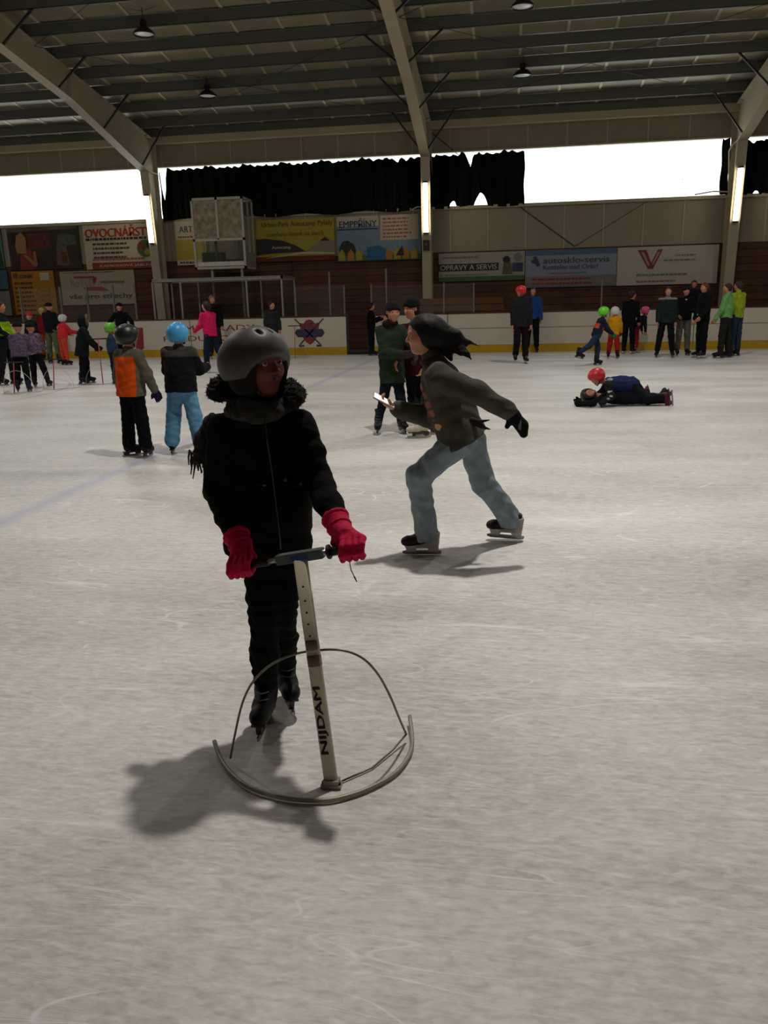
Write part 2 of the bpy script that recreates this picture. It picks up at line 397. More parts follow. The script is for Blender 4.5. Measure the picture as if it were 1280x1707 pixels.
# roof: purlins and panels
ce = empty('ceiling', (0, 11, 9.9), kind=st)
for y in PY:
    z = roofz(y); m_ = MB()
    m_.box(XL, XR, y-.035, y-.025, z+.01, z+.27).box(XL, XR, y-.035, y+.05, z+.01, z+.022).box(XL, XR, y-.10, y-.025, z+.258, z+.27)
    kid(m_.build('purlin', PURL, ce), ce.location)
ROOFM = [mat(c, rough=.42, metal=.35, var=.1, vscale=1.3) for c in ((156, 148, 128), (164, 154, 132), (150, 143, 122))]
SEAMR = mat((196, 186, 160), rough=.45, metal=.3, var=.05)
rp = {}
def roof_panel(wd, k):
    if (wd, k) in rp: return rp[(wd, k)]
    m_ = MB(); th = .04
    for (ya, yb) in ((YW+.4, 8.0), (8.0, YF-.3)):
        za, zb = roofz(ya)+.28, roofz(yb)+.28
        m_.add([(0, ya, za), (wd, ya, za), (wd, yb, zb), (0, yb, zb), (0, ya, za+th), (wd, ya, za+th), (wd, yb, zb+th), (0, yb, zb+th)],
               [(0,1,2,3),(7,6,5,4),(0,4,5,1),(1,5,6,2),(2,6,7,3),(3,7,4,0)])
    me = m_.mesh('roof_panel'); me.materials.append(ROOFM[k]); rp[(wd, k)] = me; return me
x = XL-.2; i = 0; sm = MB()
while x < XR:
    o = link('roof_panel', roof_panel(1.16, i % 3), None, ce); o.location = (x, 0, random.uniform(-.004, .004)); kid(o, ce.location)
    for (ya, yb) in ((YW+.4, 8.0), (8.0, YF-.3)): sm.bar((x-.02, ya, roofz(ya)+.27), (x-.02, yb, roofz(yb)+.27), .075, .03)
    x += 1.2; i += 1
kid(props(sm.build('roof_seams', SEAMR, ce), kind='stuff'), ce.location)
# roof wind bracing rods
wr = MB()
for i in range(1, 5):
    a, b_ = COLX[i], COLX[i+1]
    for y0, y1 in ((27.8, 21.5), (21.5, 15)):
        wr.tube([(a, y0, roofz(y0)-.02), (b_, y1, roofz(y1)-.02)], .007, 5).tube([(b_, y0, roofz(y0)-.02), (a, y1, roofz(y1)-.02)], .007, 5)
kid(props(wr.build('wind_bracing', DARKSTEEL, ce), kind='stuff'), ce.location)
# side and front walls close the hall
for nm, bx in (('wall_left', (XL-.2, XL, YF, 28.6)), ('wall_right', (XR, XR+.2, YF, 28.6)), ('wall_front', (XL, XR, YF-.2, YF))):
    props(MB().box(bx[0], bx[1], bx[2], bx[3], -.1, 10.5 if nm != 'wall_front' else 8.3).build(nm, mat((120, 110, 94), var=.05)), kind=st)
# brace rods on the back wall
props(MB().tube([(.35, YW-.03, 4.45), (2.1, YW-.03, 3.2)], .014, 6).tube([(2.1, YW-.03, 3.2), (6.2, YW-.03, 5.6)], .008, 5).build('trim_4', DARKSTEEL), kind=st)
props(MB().tube([(-2.6, YW-.03, 6.9), (.35, YW-.03, 4.45)], .012, 6).build('trim_5', DARKSTEEL), kind=st)

# ------------------------------------------------------------------ rink boards
BW = mat((196, 188, 172), rough=.35, var=.04, vscale=2); YEL = mat((178, 142, 20), rough=.45, var=.1); CAPM = mat((66, 44, 34), rough=.5)
BSEAM = mat((92, 88, 80), rough=.6)
def boards(x0, x1, label, mid, y=YB0, sgn=1):
    root = empty('rink_boards', ((x0+x1)/2, y, 0), label, 'barrier')
    n = max(1, round((x1-x0)/2.45)); d = (x1-x0)/n; L = root.location
    for k in range(n):
        a = x0+k*d
        if mid:
            for (za, zb) in ((.235, .72), (.735, 1.16)):
                kid(MB().box(a+.012, a+d-.012, y, y+sgn*.04, za, zb).build('panel', BW, root), L)
        else: kid(MB().box(a+.012, a+d-.012, y, y+sgn*.04, .235, 1.16).build('panel', BW, root), L)
        kid(MB().box(a+.006, a+d-.006, y-sgn*.012, y+sgn*.04, 0, .23).build('kick_strip', YEL, root), L)
    kid(MB().box(x0, x1, y+sgn*.02, y+sgn*.10, 0, 1.155).build('frame', BSEAM, root), L)
    kid(MB().box(x0, x1, y-sgn*.01, y+sgn*.12, 1.16, 1.20).build('top_rail', CAPM, root), L)
    return root
bl = boards(XL+1.5, -5.0, 'white rink boards with yellow kick strip, left of the open gate', False)
br = boards(-4.25, XR-1.5, 'white rink boards with a mid joint and yellow kick strip, right of the gate', True)
boards(XL+1.5, XR-1.5, 'white rink boards on the near side, behind the viewpoint', False, -3.0, -1)
# end posts of the gate
for gx in (-4.99, -4.26):
    o = MB().box(gx-(.0 if gx < -4.6 else .06), gx+(.06 if gx < -4.6 else .0), YB0-.01, YB0+.12, 0, 1.25).build('gate_post', DARKSTEEL)
    props(o, 'dark post at the %s side of the open rink gate' % ('left' if gx < -4.6 else 'right'), 'post')
def text(s, x0, x1, z0, z1, Y, m, parent, name='lettering', ex=.002, bold=0):
    c = bpy.data.curves.new('t', 'FONT'); c.body = s; c.extrude = ex; c.resolution_u = 3; c.size = 1
    o = bpy.data.objects.new('t', c); COL.objects.link(o); bpy.context.view_layer.update()
    dg = bpy.context.evaluated_depsgraph_get(); me = bpy.data.meshes.new_from_object(o.evaluated_get(dg)); bpy.data.objects.remove(o)
    co = np.empty(len(me.vertices)*3, np.float32); me.vertices.foreach_get('co', co); co = co.reshape(-1, 3)
    a, b_ = co.min(0), co.max(0)
    out = np.empty_like(co)
    out[:, 0] = x0+(co[:, 0]-a[0])/(b_[0]-a[0])*(x1-x0); out[:, 2] = z0+(co[:, 1]-a[1])/(b_[1]-a[1])*(z1-z0); out[:, 1] = Y-co[:, 2]
    me.vertices.foreach_set('co', out.ravel()); me.update(); me.materials.clear()
    if bold:            # heavier strokes: the same outline laid twice, a hair apart
        bm = bmesh.new(); bm.from_mesh(me); bm.from_mesh(me); bm.verts.ensure_lookup_table(); n_ = len(bm.verts)//2; d_ = bold*(z1-z0)*2
        for i, v in enumerate(bm.verts): v.co.x += d_ if i < n_ else -d_; v.co.z += (d_ if i < n_ else -d_)*.4; v.co.y += 0 if i < n_ else -.0004
        bm.to_mesh(me); bm.free()
    me.name = name
    return link(name, me, m, parent)
def flat(pts, Y, m, parent, name, th=.003):
    o = MB().prism([(p[0], Y, p[1]) for p in pts], (0, th, 0)).build(name, m, parent); return o
def print_rows(rect, rows, Y, m, parent, seed=1, name='small_print', fill=.9):
    rn = random.Random(seed); x0, x1, z0, z1 = rect; mb = MB(); h = (z1-z0)/rows
    for i in range(rows):
        x = x0; e = x0+(x1-x0)*rn.uniform(fill-.2, fill)
        while x < e:
            w_ = rn.uniform(.04, .16)*min(1, (x1-x0)); mb.box(x, min(e, x+w_), Y-.002, Y, z1-(i+.75)*h, z1-(i+.3)*h); x += w_+.03
    return props(mb.build(name, m, parent), kind='stuff')
# advertising on the boards
RED = mat((128, 48, 44), rough=.5, var=0); NAVY = mat((52, 50, 78), rough=.5, var=0); GREYP = mat((110, 108, 108), rough=.5, var=0)
def at_board(px, py): p = onY(px, py, YB0-.004); return p[0], p[2]
def in_parent(o, root): kid(o, root.location); return o
a = at_board(281, 554); b_ = at_board(412, 541)
in_parent(text('KEMP HRADY', a[0], b_[0]+.25, .80, .98, YB0-.003, RED, bl), bl)
a = at_board(273, 569)
in_parent(text('PARDUBICE NT', a[0], b_[0]+.35, .50, .66, YB0-.003, RED, bl), bl)
# crest with crossed sticks
cx, cz = at_board(516, 553); cz = .70
cr = [(-.30, .16), (-.33, .30), (-.18, .27), (-.1, .37), (0, .40), (.1, .37), (.18, .27), (.33, .30), (.30, .16), (.26, -.1), (.12, -.3), (0, -.38), (-.12, -.3), (-.26, -.1)]
in_parent(flat([(cx+u*1.0, cz+v*1.0) for u, v in cr], YB0-.004, RED, bl, 'crest', .004), bl)
stk = MB()
for s in (-1, 1):
    stk.bar((cx+s*.46, YB0-.007, cz+.42), (cx-s*.36, YB0-.007, cz-.40), .006, .035, up=(0, 1, 0) and (s, 0, 1))
    stk.box(min(cx-s*.36, cx-s*.20), max(cx-s*.36, cx-s*.20), YB0-.009, YB0-.003, cz-.44, cz-.38)
in_parent(stk.build('crossed_sticks', NAVY, bl), bl)
in_parent(flat([(cx-.48, cz-.02), (cx-.42, cz+.10), (cx+.42, cz+.10), (cx+.48, cz-.02), (cx+.38, cz-.14), (cx-.38, cz-.14)], YB0-.010, NAVY, bl, 'crest_ribbon', .004), bl)
in_parent(text('HC', cx-.16, cx+.16, cz+.14, cz+.30, YB0-.011, NAVY, bl), bl)
p0 = at_board(225, 560)
in_parent(flat([(p0[0], .30), (p0[0]-.04, .95), (p0[0]+.30, .95), (p0[0]+.27, .30), (p0[0]+.12, .2)], YB0-.004, RED, bl, 'red_advert'), bl)

# ------------------------------------------------------------------ protective glazing on the left boards
POST = mat((120, 120, 112), rough=.4, metal=.5); GL = glass(.025, .08)
gx = [-15.9, -14.48, -13.55, -12.65, -11.9]
sh = empty('glass_shield', (-13.9, YB0+.08, 1.2), 'clear protective glazing with grey posts on the left rink boards', 'glazing')
for x in gx: kid(MB().box(x-.025, x+.025, YB0+.05, YB0+.11, 1.2, 2.3).build('post', POST, sh), sh.location)
for a, b_ in zip(gx[:-1], gx[1:]): kid(MB().box(a+.03, b_-.03, YB0+.075, YB0+.085, 1.2, 2.25).build('pane', GL, sh), sh.location)
gx = [-6.6, -5.5, -5.05]
sh = empty('glass_shield', (-5.9, YB0+.08, 1.2), 'clear glazing with two tall grey posts just left of the open gate', 'glazing')
for x, z in ((-5.5, 2.5), (-5.05, 2.1), (-6.6, 2.1)): kid(MB().box(x-.022, x+.022, YB0+.05, YB0+.11, 1.2, z).build('post', POST, sh), sh.location)
for a, b_ in zip(gx[:-1], gx[1:]): kid(MB().box(a+.03, b_-.03, YB0+.075, YB0+.085, 1.2, 2.1).build('pane', GL, sh), sh.location)
sh = empty('glass_shield', (-3.0, YB0+.08, 1.2), 'clear glazing with grey posts right of the open gate', 'glazing')
for x, z in ((-4.2, 2.1), (-3.73, 2.55), (-1.97, 2.1), (-1.07, 2.05)): kid(MB().box(x-.022, x+.022, YB0+.05, YB0+.11, 1.2, z).build('post', POST, sh), sh.location)
for a, b_ in ((-4.2, -3.73), (-3.73, -1.97), (-1.97, -1.07)): kid(MB().box(a+.03, b_-.03, YB0+.075, YB0+.085, 1.2, 2.05).build('pane', GL, sh), sh.location)
props(MB().box(2.66, 2.70, YB0+.04, YB0+.1, 1.2, 2.05).build('shield_post', POST), 'single thin grey post on the right boards under the blue banner', 'post')

# ------------------------------------------------------------------ players' shelter
sh = empty('bench_shelter', (-9.3, 26.1, 0), 'low glazed bench shelter with pale roof frame behind the left boards', 'shelter')
S0 = sh.location; FR = mat((150, 148, 138), rough=.4, metal=.3)
for px in (-11.4, -10.45, -8.25, -7.1):
    for y in (25.35, 26.9): kid(MB().box(px-.025, px+.025, y-.025, y+.025, 0, 2.4).build('post', FR, sh), S0)
kid(MB().box(-11.45, -7.05, 25.3, 26.95, 2.40, 2.43).build('roof', glass(.35, .2), sh), S0)
kid(MB().box(-11.45, -7.05, 25.3, 25.36, 2.36, 2.45).box(-11.45, -7.05, 26.9, 26.96, 2.36, 2.45).box(-7.11, -7.05, 25.3, 26.96, 2.36, 2.45).box(-11.45, -11.39, 25.3, 26.96, 2.36, 2.45).build('roof_frame', FR, sh), S0)
for a, b_ in ((-11.37, -10.48), (-10.42, -8.28), (-8.22, -7.13)): kid(MB().box(a, b_, 26.9, 26.91, .1, 2.35).build('pane', glass(.12, .1, (90, 92, 84)), sh), S0)
kid(MB().box(-7.12, -7.11, 25.4, 26.88, .1, 2.35).build('pane', GL, sh), S0)
be = props(MB().box(-11.2, -7.4, 26.4, 26.75, .45, .5).box(-11.1, -11.0, 26.45, 26.7, -.04, .45).box(-7.6, -7.5, 26.45, 26.7, -.04, .45).build('bench', WOODM[0]), 'long plain bench inside the glazed shelter', 'bench')
be = empty('bench', (-1.5, 27.3, -.04), 'brown bench with a plank backrest behind the boards near the middle column', 'bench')
for z in (1.22, 1.45): kid(MB().box(-3.2, -.2, 27.5, 27.54, z, z+.19).build('slat', mat((112, 72, 42), bump=.1), be), be.location)
kid(MB().box(-3.2, -.2, 27.0, 27.45, .8, .85).build('seat', WOODM[2], be), be.location)
for x in (-3.1, -.3): kid(MB().box(x-.03, x+.03, 27.1, 27.58, -.04, .8).box(x-.03, x+.03, 27.54, 27.58, .8, 1.64).build('leg', DARKSTEEL, be), be.location)

# ------------------------------------------------------------------ commentary booth on legs
bo = empty('announcer_booth', (-9.7, 27.6, 0), 'raised white-framed glass booth on legs in front of the black curtain', 'booth')
B0 = bo.location; WF = mat((176, 172, 158), rough=.45, var=.06)
X0, X1, Y0, Y1, Z0, Z1 = -10.55, -8.75, 27.0, 28.1, 2.78, 5.05
fr = MB()
for x in (X0, X1-.07): fr.box(x, x+.07, Y0, Y0+.07, Z0, Z1)
for x in (X0, X1-.05): fr.box(x, x+.05, Y1-.06, Y1, Z0, Z1)
fr.box(-9.70, -9.62, Y0, Y0+.06, 3.72, Z1).box(X1-.05, X1, 27.55, 27.6, 3.3, Z1)
fr.box(X0, X1, Y0, Y0+.07, Z1-.08, Z1).box(X0, X1, Y0, Y0+.07, 3.68, 3.76).box(X0, X1, Y1-.06, Y1, Z1-.06, Z1).box(X1-.06, X1, Y0, Y1, Z1-.07, Z1).box(X0, X0+.06, Y0, Y1, Z1-.07, Z1)
fr.box(X0, X1, Y0, Y0+.07, Z0, Z0+.08)
kid(fr.build('frame', WF, bo), B0)
kid(MB().box(X0, X1, Y0+.07, Y1, Z0, Z0+.06).build('base', WF, bo), B0)
kid(MB().box(X1-.03, X1, Y0+.07, Y1-.06, Z0+.06, 3.3).build('side_panel', mat((140, 134, 118), rough=.6), bo), B0)
kid(MB().box(X0+.07, X1-.07, Y0+.08, Y0+.4, Z0+.2, Z0+.24).box(X0+.07, X1-.07, Y0+.07, Y0+.09, Z0+.1, Z0+.24).build('desk', mat((205, 202, 188), rough=.4), bo), B0)
kid(MB().box(X0+.1, -9.75, Y0+.45, Y0+.9, Z0+.06, 3.35).build('cabinet', mat((38, 42, 26)), bo), B0)
kid(MB().box(-9.95, -9.88, Y0+.4, Y0+.45, Z0+.1, 3.75).build('mullion', mat((60, 66, 44)), bo), B0)
mott_reflection = mat((142, 130, 106), rough=.3, var=.5, vscale=5)  # blotchy reflections on the upper booth glass, painted into the colour
for a, b_ in ((X0+.08, -9.71), (-9.61, X1-.08)): kid(MB().box(a, b_, Y0+.02, Y0+.03, 3.77, Z1-.09).build('upper_pane', mott_reflection, bo), B0)
kid(MB().box(X0+.08, X1-.08, Y0+.02, Y0+.028, Z0+.09, 3.67).build('lower_pane', GL, bo), B0)
for a, b_ in ((Y0+.08, 27.54), (27.61, Y1-.07)): kid(MB().box(X1-.02, X1-.012, a, b_, 3.31, Z1-.08).build('side_pane', glass(.12, .1), bo), B0)
for x in (-10.0, -8.95): kid(MB().box(x-.04, x+.04, Y0+.1, Y0+.18, -.04, Z0).build('leg', FR, bo), B0)
# ------------------------------------------------------------------ banners on the back wall
YB = YW-.07
CREAM = mat((176, 164, 138), rough=.6, var=.06); DK = mat((34, 30, 30), rough=.6, var=0); GOLD = mat((158, 106, 24), rough=.6, var=.1)
YELB = mat((150, 134, 30), rough=.6, var=.08); BLUEB = mat((78, 98, 128), rough=.6, var=.1); RED2 = mat((124, 40, 32), rough=.6, var=0)
GRN = mat((60, 92, 44), rough=.6, var=.1); PINKP = mat((142, 84, 74), rough=.6, var=0); TAN = mat((150, 112, 66), rough=.6, var=.1)
class Banner:
    def __init__(s, label, px, m, name='advert_banner'):
        (x0, y0), (x1, y1) = px; p = onY(x0, y0, YB); q = onY(x1, y1, YB)
        s.x0, s.x1, s.z1, s.z0 = p[0], q[0], p[2], q[2]
        s.root = MB().box(s.x0, s.x1, YB-.008, YB+.03, s.z0, s.z1).build(name, m); s.n = 0
        props(s.root, label, 'banner')
    def P(s, u, v): return (s.x0+(s.x1-s.x0)*u, s.z0+(s.z1-s.z0)*v)
    def Yl(s): s.n += 1; return YB-.010-.0035*s.n
    def poly(s, pts, m, name='print'): return flat([s.P(*p) for p in pts], s.Yl(), m, s.root, name, .003)
    def rect(s, u0, u1, v0, v1, m, name='print'): return s.poly([(u0, v0), (u1, v0), (u1, v1), (u0, v1)], m, name)
    def disc(s, u, v, r, m, name='print', n=14):
        c = s.P(u, v); return flat([(c[0]+r*cos(2*pi*k/n), c[1]+r*sin(2*pi*k/n)) for k in range(n)], s.Yl(), m, s.root, name, .003)
    def text(s, t, u0, u1, v0, v1, m, bold=.008): a = s.P(u0, v0); b_ = s.P(u1, v1); return text(t, a[0], b_[0], a[1], b_[1], s.Yl(), m, s.root, bold=bold)
    def rows(s, u0, u1, v0, v1, n, m, seed=1): a = s.P(u0, v0); b_ = s.P(u1, v1); return print_rows((a[0], b_[0], a[1], b_[1]), n, s.Yl(), m, s.root, seed)
b = Banner('narrow green leafy banner at the left edge of the picture', ((-60, 381), (9, 448)), mat((44, 70, 40), var=.4, vscale=2))
b.poly([(.9, 1), (1, 1), (1, 0), (.97, .2)], mat((90, 120, 96), var=.2), 'white_edge')
b = Banner('small blue banner above a grey one at the left edge', ((-60, 452), (15, 482)), mat((58, 84, 104), var=.2))
b.rows(.5, .95, .1, .5, 2, DK, 3)
b = Banner('grey banner low on the wall at the left edge, below the blue one', ((-60, 487), (21, 526)), mat((112, 112, 102), var=.1))
b = Banner('dark photo banner with a blonde figure in a red dress and a bottle', ((10, 378), (137, 447)), mat((44, 38, 28), rough=.6, var=.5, vscale=1.6))
b.poly([(.0, .86), (1, .9), (1, 1), (0, 1)], mat((92, 82, 64), var=.3, vscale=2), 'ledge')
b.poly([(.28, .45), (.6, .5), (.6, .82), (.28, .82)], mat((96, 48, 36), var=.3), 'red_block')
b.poly([(.66, .08), (.84, .08), (.82, .5), (.76, .78), (.72, .78), (.68, .5)], mat((98, 80, 68), var=.3), 'bottle_print')
b.poly([(.74, .12), (.82, .12), (.8, .38), (.73, .38)], mat((88, 46, 36), var=.2), 'bottle_label')
b.poly([(.72, .5), (.97, .55), (.95, .75), (.78, .8)], mat((78, 88, 74), var=.4), 'leaves_print')
b.poly([(.13, 0), (.33, 0), (.36, .22), (.31, .5), (.22, .46), (.15, .3)], RED2, 'dress_print')
b.poly([(.12, .38), (.25, .38), (.26, .74), (.2, .86), (.13, .78), (.1, .55)], TAN, 'figure_print')
b.poly([(.2, .33), (.35, .05), (.39, .1), (.38, .42), (.34, .42), (.35, .18), (.23, .36)], mat((150, 100, 64), var=.1), 'arm_print')
b = Banner('cream banner with large orange-red fruit shop lettering and red foot strip', ((137, 376), (263, 446)), CREAM)
b.text('OVOCNÁŘSTVÍ', .03, 1.0, .72, .98, mat((150, 52, 26), var=.15), .022)
b.rows(.03, .99, .62, .74, 1, DK, 2); b.rows(.12, .70, .22, .62, 4, mat((70, 56, 50), var=0), 5); b.rows(.1, .97, .17, .28, 1, PINKP, 6)
b.disc(.85, .44, .30, GRN, 'round_emblem'); b.disc(.80, .50, .13, RED2, 'fruit_print'); b.disc(.88, .36, .11, YELB, 'fruit_print'); b.disc(.91, .52, .1, DK, 'fruit_print')
b.rect(.09, 1, 0, .15, RED2, 'foot_strip'); b.text('KAMIONOVÁ JABLKA', .2, .95, .035, .115, CREAM)
b = Banner('orange price-list banner with dark rows of print', ((18, 453), (97, 523)), GOLD)
b.rows(.05, .62, .05, .78, 7, mat((86, 42, 14), var=0), 8); b.rows(.66, .95, .05, .6, 5, mat((110, 92, 60), var=0), 9)
b.disc(.1, .9, .1, RED2, 'emblem'); b.text('CENÍK', .2, .52, .84, .94, DK); b.rect(.68, .9, .78, .96, CREAM, 'white_box')
b = Banner('cream banner with red logo and roof-supplies wording, lower left wall', ((99, 453), (228, 506)), mat((150, 140, 118), rough=.6, var=.08))
b.rows(.05, .98, .93, .98, 1, DK, 4)
b.text('RoToD', .14, .46, .54, .76, mat((128, 122, 108), var=0)); b.poly([(.18, .84), (.46, .84), (.5, .78), (.47, .62), (.44, .62), (.45, .79), (.2, .79)], RED2, 'logo')
b.poly([(.3, .52), (.56, .52), (.66, .4), (.34, .42)], RED2, 'logo'); b.text('vše pro střechy', .1, .96, .14, .34, DK)
b.rows(.55, .96, .6, .72, 1, mat((90, 82, 72), var=0), 7)
b = Banner('white-and-yellow banner partly hidden behind the raised booth', ((290, 369), (343, 441)), CREAM)
b.rect(0, 1, .12, .58, YELB, 'yellow_field'); b.text('ARTIS', .16, .8, .74, .88, NAVY); b.rows(.1, .9, .02, .1, 1, DK, 3); b.rows(.1, .95, .6, .68, 1, RED2, 4)
b = Banner('yellow park banner with black swoosh right of the raised booth', ((425, 368), (559, 433)), YELB)
b.text('Urban Park Autocamp Pyšely', .08, .98, .80, .95, mat((88, 62, 16), var=0)); b.text('otevřeno denně na všech', .14, .86, .60, .72, mat((112, 84, 20), var=0))
b.poly([(0, .16), (.2, .2), (.64, .22), (.5, .38), (.34, .5), (.12, .56), (0, .55)], DK, 'black_swoosh')
b.text('Autocamp', .2, .44, .28, .38, CREAM)
b.poly([(.62, .2), (1, .2), (1, .42), (.88, .56), (.74, .36)], mat((132, 118, 98), var=.1), 'tent_print'); b.poly([(.82, .46), (.88, .56), (.94, .46)], DK, 'logo')
b.rect(0, 1, 0, .12, mat((96, 38, 26), var=0), 'foot_strip'); b.poly([(.1, .08), (.6, .16), (1, .14), (1, .18), (.6, .22)], CREAM, 'white_line')
b = Banner('sky-blue holiday banner with tree and yellow houses left of the lit middle column', ((561, 362), (702, 432)), mat((104, 124, 140), rough=.6, var=.12))
b.rect(0, .5, .78, 1, CREAM, 'white_field'); b.rect(.52, .97, .45, 1, CREAM, 'white_field'); b.text('EMPPŘÍNY', .03, .48, .76, .95, mat((34, 60, 96), var=0)); b.rect(.0, .49, .70, .73, NAVY, 'rule')
b.rows(.55, .93, .48, .96, 6, PINKP, 5)
b.poly([(.02, .12), (.02, .3), (.06, .44), (.12, .47), (.2, .38), (.22, .24), (.2, .12)], mat((44, 52, 34), var=.2), 'tree_print')
b.rect(0, 1, 0, .13, GRN, 'meadow_print')
for i, u in enumerate((.05, .16, .26, .62, .72, .82, .92)): b.poly([(u-.04, .02), (u+.04, .02), (u+.04, .18), (u, .28), (u-.04, .18)], [YELB, GOLD][i % 2], 'house_print')
b.poly([(.36, .02), (.36, .3), (.5, .34), (.58, .26), (.58, .02)], mat((40, 92, 130), var=.2), 'blue_print'); b.poly([(.7, .1), (.78, .32), (.8, .1)], DK, 'spire_print')
b = Banner('white banner for repairs and service with a green foot strip', ((731, 423), (874, 466)), mat((150, 146, 130), rough=.6, var=.06))
b.rect(.0, .70, .36, .62, DK, 'black_strip'); b.text('OPRAVY A SERVIS', .02, .68, .40, .58, CREAM); b.rect(0, 1, 0, .16, GRN, 'foot_strip'); b.rows(.05, .6, .78, .92, 1, GREYP, 3)
b.rows(.02, .75, .18, .28, 1, GREYP, 13)
b.disc(.79, .72, .12, DK, 'head_print'); b.poly([(.74, .22), (.86, .22), (.84, .62), (.76, .62)], mat((84, 88, 62), var=.2), 'figure_print'); b.rect(.86, .98, .3, .6, NAVY, 'box_print'); b.disc(.92, .8, .13, GREYP, 'ring_print')
b = Banner('blue-grey car glass service banner between two white banners', ((876, 418), (1026, 476)), mat((126, 136, 150), rough=.6, var=.08))
b.rect(0, 1, .86, 1, BLUEB, 'blue_edge'); b.text('autosklo-servis', .2, .92, .64, .80, NAVY); b.text('Kostelec nad Orlicí', .2, .8, .48, .6, NAVY); b.rows(.28, .72, .34, .42, 1, GREYP, 2)
b.poly([(.08, .82), (.12, .84), (.17, .6), (.13, .56)], NAVY, 'logo'); b.poly([(.06, .74), (.1, .76), (.12, .66), (.08, .66)], NAVY, 'logo'); b.rect(0, 1, .02, .3, mat((122, 112, 104), var=.1), 'foot_strip'); b.rows(.08, .95, .04, .28, 2, RED2, 8)
b = Banner('large white banner with a maroon V logo right of the blue-grey one', ((1030, 413), (1194, 472)), mat((176, 168, 152), rough=.6, var=.05))
MAR = mat((112, 44, 54), rough=.6, var=.1)
b.poly([(.20, .92), (.285, .92), (.34, .58), (.40, .92), (.45, .92), (.36, .42), (.31, .42)], MAR, 'letter_v')
b.poly([(.235, .86), (.265, .86), (.325, .52), (.31, .50)], mat((170, 120, 122), var=0), 'letter_v_inlay'); b.poly([(.40, .86), (.425, .86), (.36, .52), (.35, .56)], mat((170, 120, 122), var=0), 'letter_v_inlay')
b.rows(.58, .84, .72, .80, 1, GREYP, 4); b.rows(.46, .84, .60, .68, 1, GREYP, 5); b.rows(.2, .78, .22, .32, 1, GREYP, 6)
b.rows(.2, .7, .06, .14, 1, PINKP, 16)

# ------------------------------------------------------------------ black curtains hung over the window band
CURT = mat((14, 15, 13), rough=.95, var=.2, spec=.1)
def curtain(x0, x1, label, seed, top=6.2, low=4.58, notch=(), holes=(), y=YW-.12):
    rn = random.Random(seed); n = int((x1-x0)/.045); m_ = 22; V = []; Fc = []
    ph = [rn.uniform(0, 6) for _ in range(4)]
    def rag(x): return .05*sin(x*7+ph[0])*sin(x*2.3+ph[1])+.03*sin(x*23+ph[2])+rn.uniform(-.012, .012)
    for i in range(n+1):
        x = x0+(x1-x0)*i/n; t = top+rag(x)*.9-.03
        for (nx, nw, nd) in notch:
            d = abs(x-nx)/nw
            if d < 1: t = min(t, top-nd*(1-d)+rn.uniform(-.01, .01))
        lo = low+.04*sin(x*3+ph[3])
        for (hx, hw, hh) in holes:
            d = abs(x-hx)/hw
            if d < 1: lo = max(lo, low+hh*(1-d**2))
        for j in range(m_+1):
            v = j/m_; z = lo+(t-lo)*v
            V.append((x+.015*sin(z*6+i), y+.045*sin(x*15+ph[0]+.6*sin(z*2))+.03*sin(x*31+z), z))
    for i in range(n):
        for j in range(m_): a = i*(m_+1)+j; Fc.append((a, a+m_+1, a+m_+2, a+1))
    me = bpy.data.meshes.new('curtain'); me.from_pydata(V, [], Fc)
    o = link('curtain', me, CURT, None, True); so = o.modifiers.new('t', 'SOLIDIFY'); so.thickness = .006
    return props(o, label, 'curtain')
curtain(-12.1, -2.78, 'long ragged black curtain behind the booth and the left banners', 3, 6.2, 4.52, [(-11.93, .14, 1.1), (-11.5, .2, .08), (-9.8, .2, .05), (-3.75, .18, .18), (-3.45, .15, .16)], [], YW-.16)
curtain(-2.66, .42, 'torn black curtain right of the middle column with holes along its foot', 9, 6.22, 4.56, [(-1.35, .16, .42)], [(-1.9, .12, .2), (-.98, .22, .42)])
curtain(6.98, 16.4, 'black curtain beyond the lit right column', 12, 6.17, 4.60, [(8.1, .2, .1), (7.4, .15, .06)], [(7.6, .1, .08)])

curtain(6.5, 6.74, 'narrow dark gathered curtain at the right end of the bright window', 15, 6.24, 4.56)
def conduit(pts, label): props(MB().tube(pts, .022, 8).build('conduit', mat((196, 188, 164), rough=.45), None, True), label, 'pipe')
conduit([(5.75, YW-.2, 4.63), (6.3, YW-.2, 4.70), (6.78, YW-.25, 4.66)], 'short pale pipe arm reaching left from the right column at sill height')
conduit([(6.72, YW-.55, 6.05), (6.66, YW-.3, 5.85), (6.74, YW-.3, 4.7)], 'pale bent pipe running down the right column above its tube lamp')
conduit([(-3.28, YW-.25, 4.52), (-3.1, YW-.28, 4.60), (-2.9, YW-.3, 4.61)], 'short pale pipe arm left of the middle column at sill height')
# ------------------------------------------------------------------ lamps
TUBE = mat((255, 240, 214), var=0, emit=14.)
def tube_light(X, label):
    z0, z1 = 3.75, 5.25; a = (X, YW-.42-.0711*z0-.05, z0); b_ = (X, YW-.42-.0711*z1-.05, z1)
    r_ = empty('tube_light', a, label, 'lamp', 'tube lamps on the back columns')
    kid(MB().bar((a[0], a[1]+.02, a[2]-.04), (b_[0], b_[1]+.02, b_[2]+.04), .16, .03, up=(0, 1, 0)).build('housing', mat((190, 180, 160), rough=.5), r_), a)
    kid(MB().tube([(a[0], a[1]-.05, a[2]), (b_[0], b_[1]-.05, b_[2])], .075, 14).build('diffuser', TUBE, r_, True), a)
    for p, s in ((a, -1), (b_, 1)): kid(MB().tube([(p[0], p[1]-.05, p[2]), (p[0], p[1]-.05-.003*s, p[2]+.05*s)], .08, 14).build('end_cap', mat((60, 56, 48)), r_, True), a)
tube_light(COLX[2], 'bright upright tube lamp on the left column beside the fruit shop banner')
tube_light(COLX[3], 'bright upright tube lamp on the middle column')
